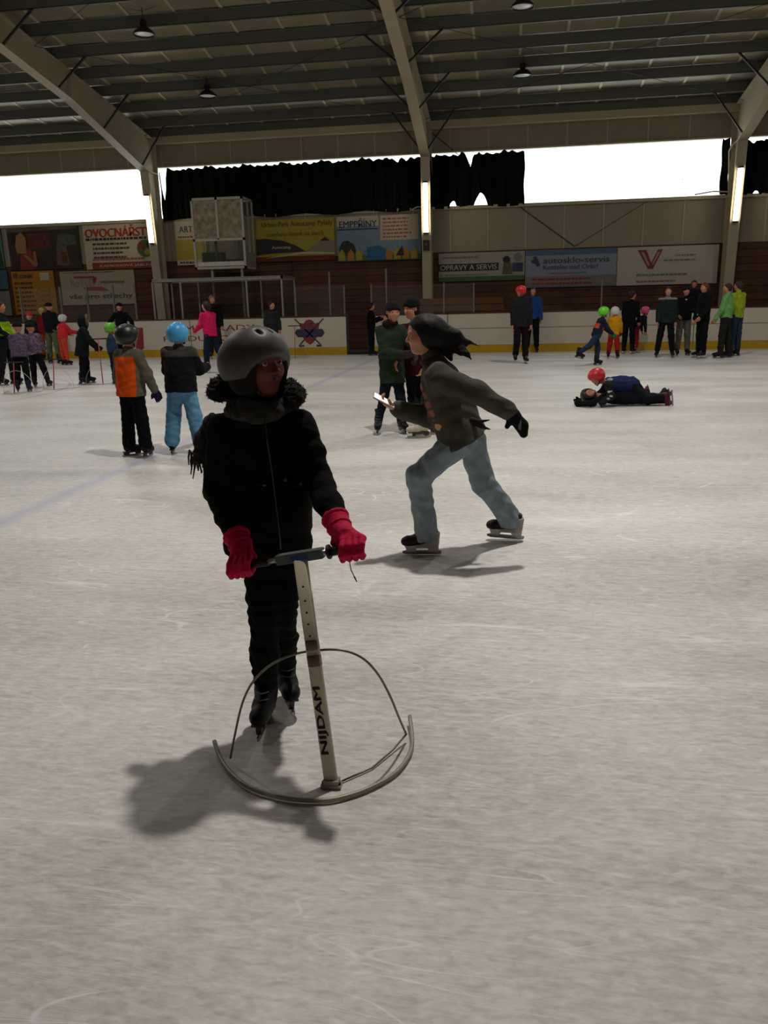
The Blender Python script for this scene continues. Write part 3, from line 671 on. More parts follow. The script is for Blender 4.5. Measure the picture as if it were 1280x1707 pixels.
tube_light(COLX[4], 'bright upright tube lamp on the right column')
def junction(X, label):
    z = 3.35; y = YW-.42-.0711*z-.03
    r_ = empty('junction_box', (X, y, z), label, 'box')
    MB().box(-.1, .1, -.08, .03, -.16, .16).build('case', DARKSTEEL, r_, bevel=.008)
    MB().lathe([(0, .0), (.05, 0), (.05, .03), (0, .03)], 12).build('dial', mat((120, 88, 48)), r_).rotation_euler = (R(90), 0, 0)
    r_.children[-1].location = (0, -.08, .03)
junction(COLX[3], 'small dark junction box just below the middle tube lamp')
def high_bay(x, y, z, label, lit=False):
    r_ = empty('high_bay_lamp', (x, y, z), label, 'lamp', 'high bay lamps under the roof')
    MB().lathe([(.0, .30), (.07, .30), (.09, .22), (.07, .16), (.14, .13), (.26, .02), (.27, -.02), (.25, -.02), (.24, .02), (.12, .10), (.0, .11)], 24).build('shade', mat((28, 26, 22), rough=.5), r_, True)
    MB().lathe([(0, -.0), (.15, .0), (.235, .015), (.15, .05), (0, .06)], 20).build('glass', mat((150, 148, 140), rough=.3, emit=(3 if lit else .35)), r_, True)
    MB().tube([(0, 0, .3), (0, 0, roofz(y)+.2-z)], .012, 6).build('rod', DARKSTEEL, r_)
    for s in (-1, 1): MB().tube([(0, 0, .5), (s*.35, 0, roofz(y)+.2-z)], .006, 5).build('stay_wire', DARKSTEEL, r_)
    return r_
for (px, py, Y, lab) in ((240, 57, 20.6, 'dark-shaded lamp hanging under the roof, nearest the upper left'), (346, 160, 24.4, 'small dark-shaded lamp under the roof above the left curtain'),
                         (871, 11, 20.6, 'dark-shaded lamp under the roof at the top, right of the middle rib'), (871, 126, 24.4, 'dark-shaded lamp under the roof above the torn curtain')):
    p = onY(px, py, Y); high_bay(p[0], Y, p[2], lab)
for i, (x, y, z, pw, s) in enumerate(LAMPS): high_bay(x, y, z+.05, 'lit lamp under the roof, out of the picture', True)

# ------------------------------------------------------------------ skating trainer (pole, handlebar, curved runner)
PALE = mat((196, 188, 166), rough=.45, var=.12, vscale=12); ROD = mat((120, 116, 104), rough=.35, metal=.6, var=.08); RUN = mat((148, 142, 126), rough=.45, metal=.3, var=.1)
GRIP = mat((22, 22, 24), rough=.6); FOAM = mat((84, 90, 94), rough=.85, bump=.3, bscale=120)
tb = gnd(553, 1311); tb[2] = 0; tt = onY(500, 926, tb[1]+.13)
def trainer_main():
    L = Vector(tb); T = Vector(tt); r_ = empty('skating_trainer', L, 'white-poled skating trainer with curved runner held by the child in the grey helmet', 'skating aid', 'skating trainers')
    d = (T-L).normalized(); xs = Vector((1, 0, 0)); xs = (xs-d*xs.dot(d)).normalized(); ys = d.cross(xs)
    # flat oval pole
    pm_ = MB(); n = 32
    for t_ in (0.0, 1.0):
        for k in range(n):
            a = 2*pi*k/n; c = L.lerp(T, t_)-L; q = c+xs*math.copysign(abs(cos(a))**.45, cos(a))*.0225+ys*math.copysign(abs(sin(a))**.45, sin(a))*.013
            pm_.v.append(tuple(q+d*(.02 if t_ == 0 else 0)))
    for k in range(n): pm_.f.append((k, (k+1) % n, n+(k+1) % n, n+k))
    pm_.f += [tuple(range(n)), tuple(range(n, 2*n))]
    pole = pm_.build('pole', PALE, r_, True)
    def on(t, off=0): return L.lerp(T, t)-L+ys*off
    # lettering running up the pole
    import itertools
    cu = bpy.data.curves.new('t', 'FONT'); cu.body = 'NIJDAM'; cu.extrude = .01; cu.resolution_u = 3
    o = bpy.data.objects.new('t', cu); COL.objects.link(o); bpy.context.view_layer.update()
    me = bpy.data.meshes.new_from_object(o.evaluated_get(bpy.context.evaluated_depsgraph_get())); bpy.data.objects.remove(o)
    co = np.array([v.co[:] for v in me.vertices]); a, b_ = co.min(0), co.max(0); co = (co-a)/(b_-a)
    face = -1 if ys.y > 0 else 1
    bm = bmesh.new(); bm.from_mesh(me); bm.from_mesh(me); bm.from_mesh(me); bm.to_mesh(me); bm.free(); n3 = len(co); co = np.concatenate([co+V_ for V_ in ((-.008, -.03, 0), (.008, .03, .3), (0, 0, .6))])
    for v, c in zip(me.vertices, co):
        p = on(.15+.29*c[0]) + xs*((.5-c[1])*.031) + ys*face*(.0128+.0012*c[2])
        v.co = p
    me.materials.clear(); link('lettering', me, mat((30, 30, 34), var=0), pole)
    hm = MB()
    for t_ in (.66, .71, .76, .81, .87): c = on(t_, face*.0125); hm.tube([c, c+ys*face*.003], .0035, 8)
    hm.build('pin_holes', DARKSTEEL, pole)
    tp = MB(); tp.tube([on(.53), on(.575)], .0235, 14).tube([on(.60), on(.64)], .0232, 14); tp.build('tape', mat((112, 88, 66), rough=.7, bump=.3), pole, True)
    # handlebar : along image-left to image-right
    hA = Vector(onY(400, 943, T.y+.03))-L; hB = Vector(onY(592, 913, T.y-.02))-L
    C0 = Vector(onY(500, 927, T.y))-L; dr = (hB-hA).normalized(); Lh = (hB-hA).length; C0 = hA+dr*dr.dot(C0-hA)
    MB().tube([hA, hB], .0095, 12).build('handlebar', mat((170, 168, 158), rough=.3, metal=.5), r_, True)
    a0 = Vector(onY(461, 934, T.y+.01))-L; b0 = Vector(onY(539, 922, T.y-.01))-L; ra = dr.dot(a0-hA); rb = dr.dot(b0-hA)
    pad = MB(); pad.bar(hA+dr*ra, hA+dr*rb, .036, .034); f_ = pad.build('foam_pad', FOAM, r_, bevel=.006)
    sp = MB(); cen = hA+dr*((ra+rb)/2); sp.bar(cen-dr*.03+Vector((0, -.0185, 0)), cen+dr*.03+Vector((0, -.0185, 0)), .002, .016); sp.build('pad_print', mat((40, 62, 120), var=.2), f_)
    g = MB(); e0 = dr.dot((Vector(onY(549, 921, T.y))-L)-hA); g.tube([hA+dr*e0, hA+dr*(Lh)], .0155, 14); g.tube([hA+dr*e0, hA+dr*(e0+.006)], .024, 14); g.build('grip', GRIP, r_, True)
    g = MB(); g.tube([hA, hA+dr*dr.dot((Vector(onY(446, 937, T.y+.01))-L)-hA)], .0155, 14); g.build('grip', GRIP, r_, True)
    # cord hanging from the right grip
    c0 = hA+dr*(Lh-.015); cp = [c0+Vector((-.004, -.012, -.01)), c0+Vector((-.002, -.02, -.035)), c0+Vector((.002, -.02, -.065)), c0+Vector((.012, -.02, -.088))]
    MB().tube(cp, .0022, 6).build('cord', mat((170, 170, 166), rough=.4), r_, True)
    MB().tube([cp[-1], cp[-1]+Vector((.008, 0, -.018))], [.003, .0015], 6).build('cord_tip', GRIP, r_, True)
    # runner: tube lying on the ice, tips slightly raised
    ip = [(358, 1243), (366, 1262), (380, 1283), (402, 1304), (434, 1320), (480, 1331), (520, 1334), (553, 1333), (595, 1322), (632, 1306), (662, 1286), (682, 1258), (687, 1232), (683, 1203)]
    P = [Vector(gnd(x, y, .012))-L for x, y in ip]; P[0].z = .03; P[-1].z = .035; P[1].z = .016
    fine_ = []
    for i in range(len(P)-1):
        p0, p1, p2, p3 = P[max(i-1, 0)], P[i], P[i+1], P[min(i+2, len(P)-1)]
        for k in range(4):
            t = k/4; fine_.append(.5*((2*p1)+(p2-p0)*t+(2*p0-5*p1+4*p2-p3)*t*t+(3*p1-p0-3*p2+p3)*t**3))
    fine_.append(P[-1])
    MB().tube(fine_, .0080, 10).build('runner', RUN, r_, True)
    # rod arch rising from the runner ends, tied to the pole
    el = Vector(gnd(384, 1264, .02))-L; er = Vector(gnd(677, 1224, .03))-L
    hp = [(384, 1264), (392, 1222), (404, 1172), (422, 1136), (452, 1108), (490, 1091), (530, 1084), (570, 1084), (604, 1097), (630, 1124), (650, 1160), (664, 1194), (677, 1224)]
    hy = []
    ym = (on(.575)+L).y
    for i, (x, y) in enumerate(hp):
        t = i/(len(hp)-1); yl = (el.y*(1-t)+er.y*t)+L.y; bl_ = sin(pi*t)**.8; hy.append(Vector(onY(x, y, yl*(1-bl_)+(ym+.022)*bl_))-L)
    fine_ = []
    for i in range(len(hy)-1):
        p0, p1, p2, p3 = hy[max(i-1, 0)], hy[i], hy[i+1], hy[min(i+2, len(hy)-1)]
        for k in range(4): t = k/4; fine_.append(.5*((2*p1)+(p2-p0)*t+(2*p0-5*p1+4*p2-p3)*t*t+(3*p1-p0-3*p2+p3)*t**3))
    fine_.append(hy[-1])
    MB().tube(fine_, .0042, 8).build('arch_rod', ROD, r_, True)
    MB().tube([er+Vector((0, 0, .0)), Vector(gnd(655, 1250, .012))-L, Vector(gnd(620, 1280, .008))-L, Vector((.02, .012, .008))], .0035, 8).build('stay_rod', ROD, r_, True)
    MB().box(-.034, .034, -.018, .018, .002, .012).box(-.026, .026, -.016, .016, .012, .028).build('foot_plate', RUN, r_)
    for s in (-1, 1): MB().tube([(s*.027, -.004, .012), (s*.027, -.004, .02)], .006, 6).build('bolt', DARKSTEEL, r_)
    return r_
trainer = trainer_main()
def trainer_small(px, py, rz, label, pole, Hh=.85):
    L = Vector(gnd(px, py)); r_ = empty('skating_trainer', L, label, 'skating aid', 'skating trainers'); r_.rotation_euler = (0, 0, rz)
    MB().tube([(0, 0, 0), (0, .12, Hh)], .011, 10).build('pole', pole, r_, True)
    MB().tube([(-.2, .12, Hh), (.2, .12, Hh)], .013, 8).build('handlebar', GRIP, r_, True)
    MB().tube([(.36*cos(a), .34-.40*sin(a), .02) for a in np.linspace(-.15, pi+.15, 17)], .008, 8).build('runner', PALE, r_, True)
    MB().tube([(.34*cos(a), .34-.05*sin(a)-.15, .02+.42*sin(a)) for a in np.linspace(0, pi, 13)], .004, 6).build('arch_rod', PALE, r_, True)
    return r_
REDP = mat((150, 62, 48), rough=.5)
trainer_small(24, 657, 0, 'thin-poled skating trainer of the left child in the purple jacket', REDP, .6)
trainer_small(90, 650, 0, 'reddish skating trainer of the right child in the purple jacket', REDP, .6)
trainer_small(172, 641, .5, 'orange-poled skating trainer beside the fur-hooded coat', mat((176, 92, 70), rough=.5), .95)
trainer_small(492, 598, 0, 'pinkish skating trainer standing by the boards under the crest', mat((170, 96, 84), rough=.5), .95)
# ------------------------------------------------------------------ people
def V3(*a): return np.array(a, float)
UP = V3(0, 0, 1)
def frame(f, up):      # rows: right-of-figure (its left hand side = +), forward, up
    f = nrm(f); up = nrm(up); l = nrm(np.cross(up, f)); f = nrm(np.cross(l, up)); return np.array([-l, f, up])
def hand_ops(S, w_, d, pn, side, s, k=.006, fat=1.0, curl=.5, spread=1.0):
    """wrist w_, hand direction d, palm normal pn (where the fingers curl to), side +1/-1: the thumb side along cross(d,pn)"""
    d = nrm(d); pn = nrm(pn - d*np.dot(pn, d)); t = np.cross(d, pn)*side
    L = .085*s; R0 = .017*s*fat
    S.cap(w_, w_+d*.03*s, .024*s*fat, .024*s*fat, .012)
    for i, u in enumerate((-.030, -.011, .010, .030)): S.cap(w_+d*.02*s+t*u*.55*s, w_+d*L+t*u*s*spread, R0, R0*.9, .012)
    ln = (.060, .074, .078, .070)
    for i, u in enumerate((-.033, -.011, .011, .033)):
        p = w_+d*L+t*u*s*spread; a = curl*.75; r_ = .0092*s*fat
        for q in range(3):
            dd = nrm(d*cos(a)+pn*sin(a)+t*(u*1.2)*(1 if q == 0 else .3)); e = p+dd*ln[i]*s*(.46, .32, .24)[q]
            S.cap(p, e, r_*(1-.08*q), r_*(.95-.1*q), k); p = e; a += curl
    p = w_+d*.025*s+t*.028*s; q = p+nrm(d*.7+t*.75+pn*.35)*.042*s; e = q+nrm(d*.85+t*.25+pn*(.3+curl*.5))*.034*s
    S.cap(p, q, .0145*s*fat, .012*s*fat, .008); S.cap(q, e, .012*s*fat, .010*s*fat, k)
def head_ops(S, c, fr, hh, ears=True):
    def P(x, y, z): return c+(fr[0]*x+fr[1]*y+fr[2]*z)*hh
    def E_(x, y, z, r, k=.02): S.ell(P(x, y, z), A(r)*hh, fr, k*hh*5)
    E_(0, -.05, .10, (.335, .42, .385)); E_(0, .09, -.20, (.25, .27, .29), .03); E_(0, .235, -.395, (.10, .09, .085), .03)
    for s in (-1, 1): E_(s*.155, .20, -.10, (.12, .14, .12), .03)
    for s in (-1, 1): S.sub(P(s*.15, .405, .015), A((.085, .055, .055))*hh, fr, .05*hh)
    S.cap(P(-.17, .325, .10), P(.17, .325, .10), .045*hh, .045*hh, .04*hh)
    for s in (-1, 1):
        S.cap(P(s*.095, .375, .062), P(s*.205, .345, .058), .022*hh, .020*hh, .012*hh); S.cap(P(s*.10, .362, -.026), P(s*.20, .335, -.024), .018*hh, .016*hh, .012*hh)
    S.cap(P(0, .355, .03), P(0, .44, -.105), .032*hh, .048*hh, .03*hh)
    for s in (-1, 1): E_(s*.045, .39, -.125, (.035, .045, .03), .008)
    S.cap(P(-.075, .325, -.225), P(.075, .325, -.225), .026*hh, .026*hh, .012*hh)
    S.cap(P(-.055, .325, -.275), P(.055, .325, -.275), .030*hh, .030*hh, .012*hh)
    for s in (-1, 1):
        E_(s*.345, -.04, -.02, (.035, .075, .115), .006)
def eyes(parent, c, fr, hh, gaze=(0, 0), iris=(40, 24, 16), g_r=.052):
    WH = mat((214, 206, 196), rough=.25, var=0); IR = mat(iris, rough=.15, var=0, spec=.8)
    for s in (-1, 1):
        p = c+(fr[0]*s*.15+fr[1]*.315+fr[2]*.018)*hh; r_ = g_r*hh
        m_ = MB(); m_.lathe([(r_*sin(pi*i/10), -r_*cos(pi*i/10)) for i in range(11)], 16); e = m_.build('eye', WH, parent, True); e.location = p
        e.data.name = 'eye'
        g = nrm(fr[1]+fr[0]*gaze[0]+fr[2]*gaze[1]); q = p+g*r_*.72
        m_ = MB(); m_.lathe([(.62*r_*sin(pi*i/12), -.45*r_*cos(pi*i/12)) for i in range(13)], 14)
        i_ = m_.build('iris', IR, e, True); i_.location = q-p; i_.rotation_euler = Vector(g).to_track_quat('Z', 'Y').to_euler()
SK = {'fair': (186, 128, 98), 'dark': (92, 46, 30), 'pale': (196, 146, 118)}
def skin(k): return mat(SK.get(k, k), rough=.55, var=.1, vscale=22, spec=.4)
# ---- skate prototype (right foot forward = +Y, sole at z 0, ankle at z .09)
_sk = {}
def skate_meshes(style):
    if style in _sk: return _sk[style]
    S = SDF(); fig = style == 'figure'; low = style == 'low'
    S.chain([(0, -.03, .20 if not fig else .23), (0, -.028, .10), (0, -.035, .045)], [.047, .044, .038], .03)
    S.chain([(0, -.03, .05), (0, .06, .04), (0, .14, .030), (0, .165, .028)], [.036, .039, .036, .028], .03)
    S.cap((0, .0, .09), (0, .07, .055), .042, .034, .03)
    S.ell((0, -.02, .21), (.055, .058, .02), None, .02)
    S.cut((0, 0, .0), (0, 0, -1)); S.cut((0, 0, .15 if low else (.26 if fig else .235)), (0, -.25, 1))
    boot = S.mesh('skate', .0085)
    h = MB()
    if fig:
        h.box(-.028, .028, -.075, -.01, -.035, .004).box(-.03, .03, -.01, .17, -.010, .004)
        h.box(-.012, .012, -.06, -.03, -.05, -.03).box(-.012, .012, .08, .12, -.05, -.008)
    else:
        h.prism([(-.012, -.085, -.004), (-.012, .165, -.004), (-.012, .15, -.045), (-.012, .09, -.045), (-.012, .075, -.022), (-.012, .0, -.022), (-.012, -.015, -.045), (-.012, -.08, -.045)], (.024, 0, 0))
        h.box(-.03, .03, -.08, .165, -.006, .004)
    holder = h.mesh('blade_holder')
    b_ = MB().prism([(-.003, -.105, -.055), (-.003, -.095, -.068), (-.003, .15, -.07), (-.003, .18, -.062), (-.003, .185, -.046), (-.003, .16, -.040), (-.003, -.10, -.040)], (.006, 0, 0))
    blade = b_.mesh('blade')
    l = MB()
    for i in range(3 if low else 0, 5):
        z = .20-.028*i; y = .023+.012*i+(.02 if i > 2 else 0)
        l.tube([(-.03, y-.012, z), (0, y+.006, z-.004), (.03, y-.012, z)], .0035, 5)
    for i in range(3): yy = .085+.02*i; l.tube([(-.026, yy, .068-.006*i), (0, yy, .078-.007*i), (.026, yy, .068-.006*i)], .0035, 5)
    laces = l.mesh('laces')
    _sk[style] = (boot, holder, blade, laces); return _sk[style]
BLADE = mat((150, 150, 150), rough=.2, metal=.9, var=0)
_mc = {}
def skate(parent, ank, f, up, size, style, c, hc, lc=None):
    ms = skate_meshes(style); fr = frame(f, up)
    M4 = Matrix([[fr[0][i]*size, fr[1][i]*size, fr[2][i]*size, ank[i]-fr[2][i]*.09*size] for i in range(3)]+[[0, 0, 0, 1]])
    def inst(i, m, par):
        k = (id(ms[i]), m.name)
        if k not in _mc: me = ms[i].copy(); me.materials.append(m); _mc[k] = me
        return link(ms[i].name, _mc[k], None, par)
    bo_ = inst(0, mat(c, rough=.55, var=.1, vscale=30, spec=.2), parent); bo_.matrix_local = M4
    h = inst(1, plastic(hc), bo_); inst(2, BLADE, bo_)
    if lc: inst(3, cloth(lc), bo_)
    return bo_
LIFT = .072
def fk(H, x, y, face, lean=0, side=0, legs=((0, 3, 0), (0, 3, 0)), arms=((4, 10, 12), (4, 10, 12)), hy=0, hp=0, sk=1.0, toe=8, twist=0, ground=True, wide=1.0, skates=True, z0=0.0):
    """legs: (forward, outward, knee bend) degrees for the left (0) and right (1) limb of the figure; arms the same"""
    if isinstance(face, str): face = {'away': 90, 'cam': -90, 'left': 180, 'right': 0}[face]
    a = R(face); f = V3(cos(a), sin(a), 0); l = V3(-sin(a), cos(a), 0)
    J = {'H': H, 'f': f, 'l': l}
    up = nrm(UP*cos(R(lean))+f*sin(R(lean))); up = nrm(up*cos(R(side))+l*sin(R(side)))
    pel = V3(0, 0, .53*H); J['pel'] = pel; J['neck'] = pel+up*.295*H
    ft = nrm(f*cos(R(twist))+l*sin(R(twist))); lt = nrm(np.cross(up, nrm(np.cross(l if not twist else np.cross(UP, ft), up)))); 
    if np.dot(lt, l) < 0: lt = -lt
    J['lt'] = lt; J['up'] = up; J['ft'] = nrm(np.cross(lt, up)); J['ft'] = J['ft'] if np.dot(J['ft'], f) > 0 or abs(lean) > 80 else -J['ft']
    for i, s in ((0, 1), (1, -1)):
        J['s%d' % i] = J['neck']-up*.028*H+lt*s*.098*H*wide
        fw, ow, bd = arms[i]
        def dr(an, base): return nrm(-UP*cos(R(an))*cos(R(ow))+J['ft']*sin(R(an))+lt*s*sin(R(ow))*base)
        J['e%d' % i] = J['s%d' % i]+dr(fw, 1)*.165*H; J['w%d' % i] = J['e%d' % i]+dr(fw+bd, .35)*.145*H
        J['d%d' % i] = dr(fw+bd+5, .1)
        J['h%d' % i] = pel-UP*.02*H+l*s*.052*H
        fw, ow, bd = legs[i]
        def dl(an, b_): return nrm(-UP*cos(R(an))*cos(R(ow))+f*sin(R(an))+l*s*sin(R(ow))*b_)
        J['k%d' % i] = J['h%d' % i]+dl(fw, 1)*.235*H; J['a%d' % i] = J['k%d' % i]+dl(fw-bd, 1)*.225*H
        sh = nrm(J['k%d' % i]-J['a%d' % i])
        J['u%d' % i] = nrm(UP*.75+sh*.25) if bd < 40 else sh
        J['t%d' % i] = nrm(f*cos(R(toe))+l*s*sin(R(toe))); 
        if bd >= 40: J['t%d' % i] = nrm(f*cos(R(fw-bd))+UP*sin(R(fw-bd)))
    ha = R(face+hy); hf = V3(cos(ha), sin(ha), 0); hf = nrm(hf*cos(R(hp))+UP*sin(R(hp)))
    hu = nrm(UP*.8+up*.3 - hf*np.dot(UP*.8+up*.3, hf)); J['hf'] = hf; J['hu'] = hu
    J['hh'] = (.185+.022*H)*(1 if H > .9 else .9)
    J['head'] = J['neck']+nrm(up*.6+UP*.5)*(.035*H+.25*J['hh'])+hf*.03*H*.5+hu*J['hh']*.26
    low = min(J['a0'][2], J['a1'][2]); ax_, ay_ = (J['a0']+J['a1'])[:2]/2
    if abs(J['a0'][2]-J['a1'][2]) > .08: q = J['a0'] if J['a0'][2] < J['a1'][2] else J['a1']; ax_, ay_ = q[:2]
    J['ss'] = min(1.0, .62+.2*(H-.9)/.35*1.0) if H < 1.55 else 1.0
    sh_ = V3(x-ax_, y-ay_, z0+((LIFT+.09)*J['ss'] if skates else .09)-low)
    for k in ('pel', 'neck', 's0', 's1', 'e0', 'e1', 'w0', 'w1', 'h0', 'h1', 'k0', 'k1', 'a0', 'a1', 'head'): J[k] = J[k]+sh_
    return J
def person(J, label, o, root=None):
    """o: options: body, jacket, trousers, headgear, gloves, skates"""
    H = J['H']; s = H/1.7; kidf = 1.12 if H < 1.5 else 1.0; g = lambda k, d=None: o.get(k, d)
    hv = g('h', .014); base = V3((J['a0'][0]+J['a1'][0])/2, (J['a0'][1]+J['a1'][1])/2, 0) if root is None else A(root)
    T = empty('person', base, label, 'person', g('group'))
    fr = frame(J['hf'], J['hu']); hh = J['hh']; hc = J['head']; parts = []
    pel, nk, up = J['pel'], J['neck'], J['up']; chest = lerp(pel, nk, .70); q = kidf
    lt = J['lt']; ft = J['ft']; belly = lerp(pel, nk, .35)
    # body: one continuous surface
    B = SDF()
    B.cap(pel, belly, .088*s*q, .092*s*q, .06).cap(belly, chest, .092*s*q, .098*s*q, .06)
    for i, sg in ((0, 1), (1, -1)):
        S_ = J['s%d' % i]; B.cap(lerp(pel, J['h%d' % i], .8), lerp(chest, S_, .55)-up*.03*s, .07*s*q, .06*s*q, .06)
        B.cap(lerp(nk, S_, .35)-up*.02*s, S_, .045*s, .043*s*q, .05)
        B.chain([S_, J['e%d' % i], J['w%d' % i]], [.042*s*q, .034*s*q, .024*s*q], .03)
        B.chain([J['h%d' % i], J['k%d' % i], J['a%d' % i]], [.075*s*q, .05*s*q, .034*s*q], .04)
        B.cap(J['a%d' % i]-J['u%d' % i]*.045*J['ss'], J['a%d' % i]-J['u%d' % i]*.05*J['ss']+J['t%d' % i]*.12*J['ss'], .026*s*q, .022*s*q, .03)
        pn = J.get('p%d' % i); pn = pn if pn is not None else nrm(-lt*sg+ft*.4)
        if g('mit%d' % i): B.cap(J['w%d' % i], J['w%d' % i]+J['d%d' % i]*.06, .022, .02, .02)
        elif g('gloves'): hand_ops(B, J['w%d' % i], J['d%d' % i], pn, sg, s*(.95 if q == 1 else 1.05), fat=.8, curl=g('curl%d' % i, .45))
        else: hand_ops(B, J['w%d' % i], J['d%d' % i], pn, sg, s*(1. if q == 1 else 1.05), fat=max(1., hv/.012), curl=g('curl%d' % i, .45))
    B.cap(nk-up*.02*s, hc-fr[2]*.2*hh-fr[1]*.05*hh, .048*s*q, .046*s*q, .03)
    head_ops(B, hc, fr, hh)
    body = B.build('body', hv, skin(g('skin', 'fair')), T); parts.append(body)
    if g('eyes'): eyes(T, hc, fr, hh, g('gaze', (0, 0)))
    # trousers
    tr = g('tr', (30, 30, 34)); ease = g('tease', .024)*s; fl = g('flare', 1.0)
    S = SDF()
    S.cap(pel+up*.05*s, pel, .10*s*q+ease*.4, .10*s*q+ease*.5, .05)
    for i in (0, 1):
        a = J['a%d' % i]; k_ = J['k%d' % i]; up_a = lerp(a, k_, .06+.06*J['ss'])
        S.cap(lerp(pel, J['h%d' % i], .9)+up*.03*s, J['h%d' % i], .085*s*q+ease*.5, .086*s*q+ease*.5, .05)
        S.chain([J['h%d' % i], k_, up_a if not g('long') else lerp(a, k_, .06)], [.082*s*q+ease*.6, .056*s*q+ease, (.046*s*q+ease)*fl+(.012 if g('long') else 0)], .03)
        if g('flare'): S.cap(lerp(a, k_, .40), a-J['u%d' % i]*g('drop', .03), .046*s*q+ease, .046*s*q*fl+ease, .02)
    if g('hemcut'):
        for p_, n_ in g('hemcut'): S.cut(p_, n_)
    S.wrinkle(.0045*s+.001, 36/s, 3)
    parts.append(S.build('trousers', hv, cloth(tr), T))
    # jacket
    jk = g('jk', (24, 24, 26)); je = g('jease', .032)*s; hem = g('hem', .06)
    S = SDF(); hp_ = pel-up*hem*H*.6
    S.cap(hp_-up*.04, belly, .098*s*q+je+g('hemw', 0), .098*s*q+je, .06).cap(belly, chest, .098*s*q+je, .104*s*q+je*.8, .06)
    for i in (0, 1):
        S_ = J['s%d' % i]; S.cap(lerp(hp_, hp_+(J['h%d' % i]-pel), .9)-up*.04, lerp(chest, S_, .55)-up*.03*s, .076*s*q+je+g('hemw', 0), .066*s*q+je*.7, .06)
    S.cut(hp_, -up)
    for i in (0, 1):
        S_ = J['s%d' % i]; S.cap(lerp(nk, S_, .3)-up*.015*s, S_, .05*s+je*.3, .050*s*q+je*.5, .05)
        S.chain([S_, J['e%d' % i], lerp(J['w%d' % i], J['e%d' % i], .04)], [.047*s*q+je*.7, .041*s*q+je*.7, .032*s*q+je*.6], .03)
    S.cap(nk-up*.01*s, nk+up*.035*s+J['ft']*.0, .058*s+je*.3, .052*s+je*.3, .03)
    if g('hood'): S.ell(nk+up*.02*s-ft*.07*s, A((.10, .055, .07))*s*q, np.array([lt, ft, up]), .04)
    S.wrinkle(.005*s+.001, 30/s, 1)
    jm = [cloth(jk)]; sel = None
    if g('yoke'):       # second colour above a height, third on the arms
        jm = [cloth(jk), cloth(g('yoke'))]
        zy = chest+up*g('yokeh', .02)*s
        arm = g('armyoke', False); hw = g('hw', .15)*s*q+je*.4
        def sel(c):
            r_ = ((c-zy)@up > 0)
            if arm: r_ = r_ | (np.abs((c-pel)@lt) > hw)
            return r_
    if g('panel'):
        jm = jm+[cloth(g('panel'))]; ps = sel; px_, pz_, pr_ = g('panelpos', (0, -.02, .09))
        def sel(c, ps=ps):
            r_ = ps(c).astype(int) if ps is not None else np.zeros(len(c), int); d_ = c-(chest+up*pz_*s)
            return np.where((np.abs(d_@up) < pr_*.6*s) & (np.abs(d_@lt-px_*s) < pr_*s), len(jm)-1, r_)
    if g('selfn'): jm = jm+g('selm'); sel = g('selfn')
    if g('pattern'): jm = [mat(jk, rough=.9, var=.7, vscale=26, bump=.3)]
    J['jacket'] = S.build(g('jname', 'jacket'), hv, jm, T, sel); parts.append(J['jacket'])
    # headgear
    def HP(x, y, z): return hc+(fr[0]*x+fr[1]*y+fr[2]*z)*hh
    hg, col = g('hg', ('hair', (24, 18, 14)))[:2]
    S = SDF()
    if hg == 'helmet':
        S.ell(HP(0, -.05, .17), A((.50, .60, .46))*hh, fr, .02)
        for s_ in (-1, 1): S.ell(HP(s_*.34, -.08, -.04), A((.12, .27, .22))*hh, fr, .05)
        S.ell(HP(0, -.22, -.10), A((.40, .34, .30))*hh, fr, .06)
        S.sub(HP(0, .62, -.28), A((.40, .50, .46))*hh, fr, .03); S.cut(HP(0, -.2, -.36), -fr[2])
        for s_ in (-1, 1):
            for y in (-.25, .02, .28): S.sub(HP(s_*.16, y, .62-.25*abs(y)), A((.045, .11, .12))*hh, fr, .01)
        parts.append(S.build('helmet', min(hv, .010), mat(col, rough=.38, var=.05, spec=.5), T))
        S = SDF(); S.chain([HP(.36, .05, -.2), HP(.22, .16, -.42), HP(0, .24, -.50), HP(-.22, .16, -.42), HP(-.36, .05, -.2)], [.028*hh*1.4]*5, .01); parts.append(S.build('chin_strap', .006, DARKSTEEL, T))
    elif hg == 'hat':
        S.ell(HP(0, -.06, .19), A((.40, .48, .40))*hh, fr, .03); S.cut(HP(0, .2, .10), nrm(-fr[2]-fr[1]*.15))
        S.ell(HP(0, -.05, .16), A((.42, .50, .12))*hh, fr, .03)
        if g('bobble'): S.ell(HP(0, -.05, .66), A((.16, .16, .14))*hh, fr, .01)
        S.sub(HP(0, .5, -.1), A((.35, .25, .28))*hh, fr, .03)
        parts.append(S.build('knit_hat', min(hv, .011), cloth(col, .6, 90), T))
        if g('haircol'):
            S = SDF(); S.ell(HP(0, -.16, -.10), A((.38, .32, .34))*hh, fr, .03); S.sub(HP(0, .42, -.15), A((.34, .36, .5))*hh, fr, .03); parts.append(S.build('hair', hv, cloth(g('haircol')), T))
    elif hg in ('hair', 'long', 'bob'):
        S.ell(HP(0, -.08, .14), A((.37, .45, .40))*hh, fr, .03); S.ell(HP(0, -.22, -.04), A((.34, .28, .30))*hh, fr, .05)
        if hg == 'long': S.cap(HP(0, -.28, 0), HP(0, -.34, -.75), .28*hh, .2*hh, .06)
        if hg == 'bob': S.cap(HP(0, -.22, 0), HP(0, -.22, -.4), .3*hh, .26*hh, .06)
        S.sub(HP(0, .52, -.16), A((.42, .42, .42))*hh, fr, .04)
        S.wrinkle(.004, 90, 2)
        parts.append(S.build('hair', min(hv, .012), mat(col, rough=.6, bump=.5, bscale=140, var=.3), T))
    elif hg == 'furhood':
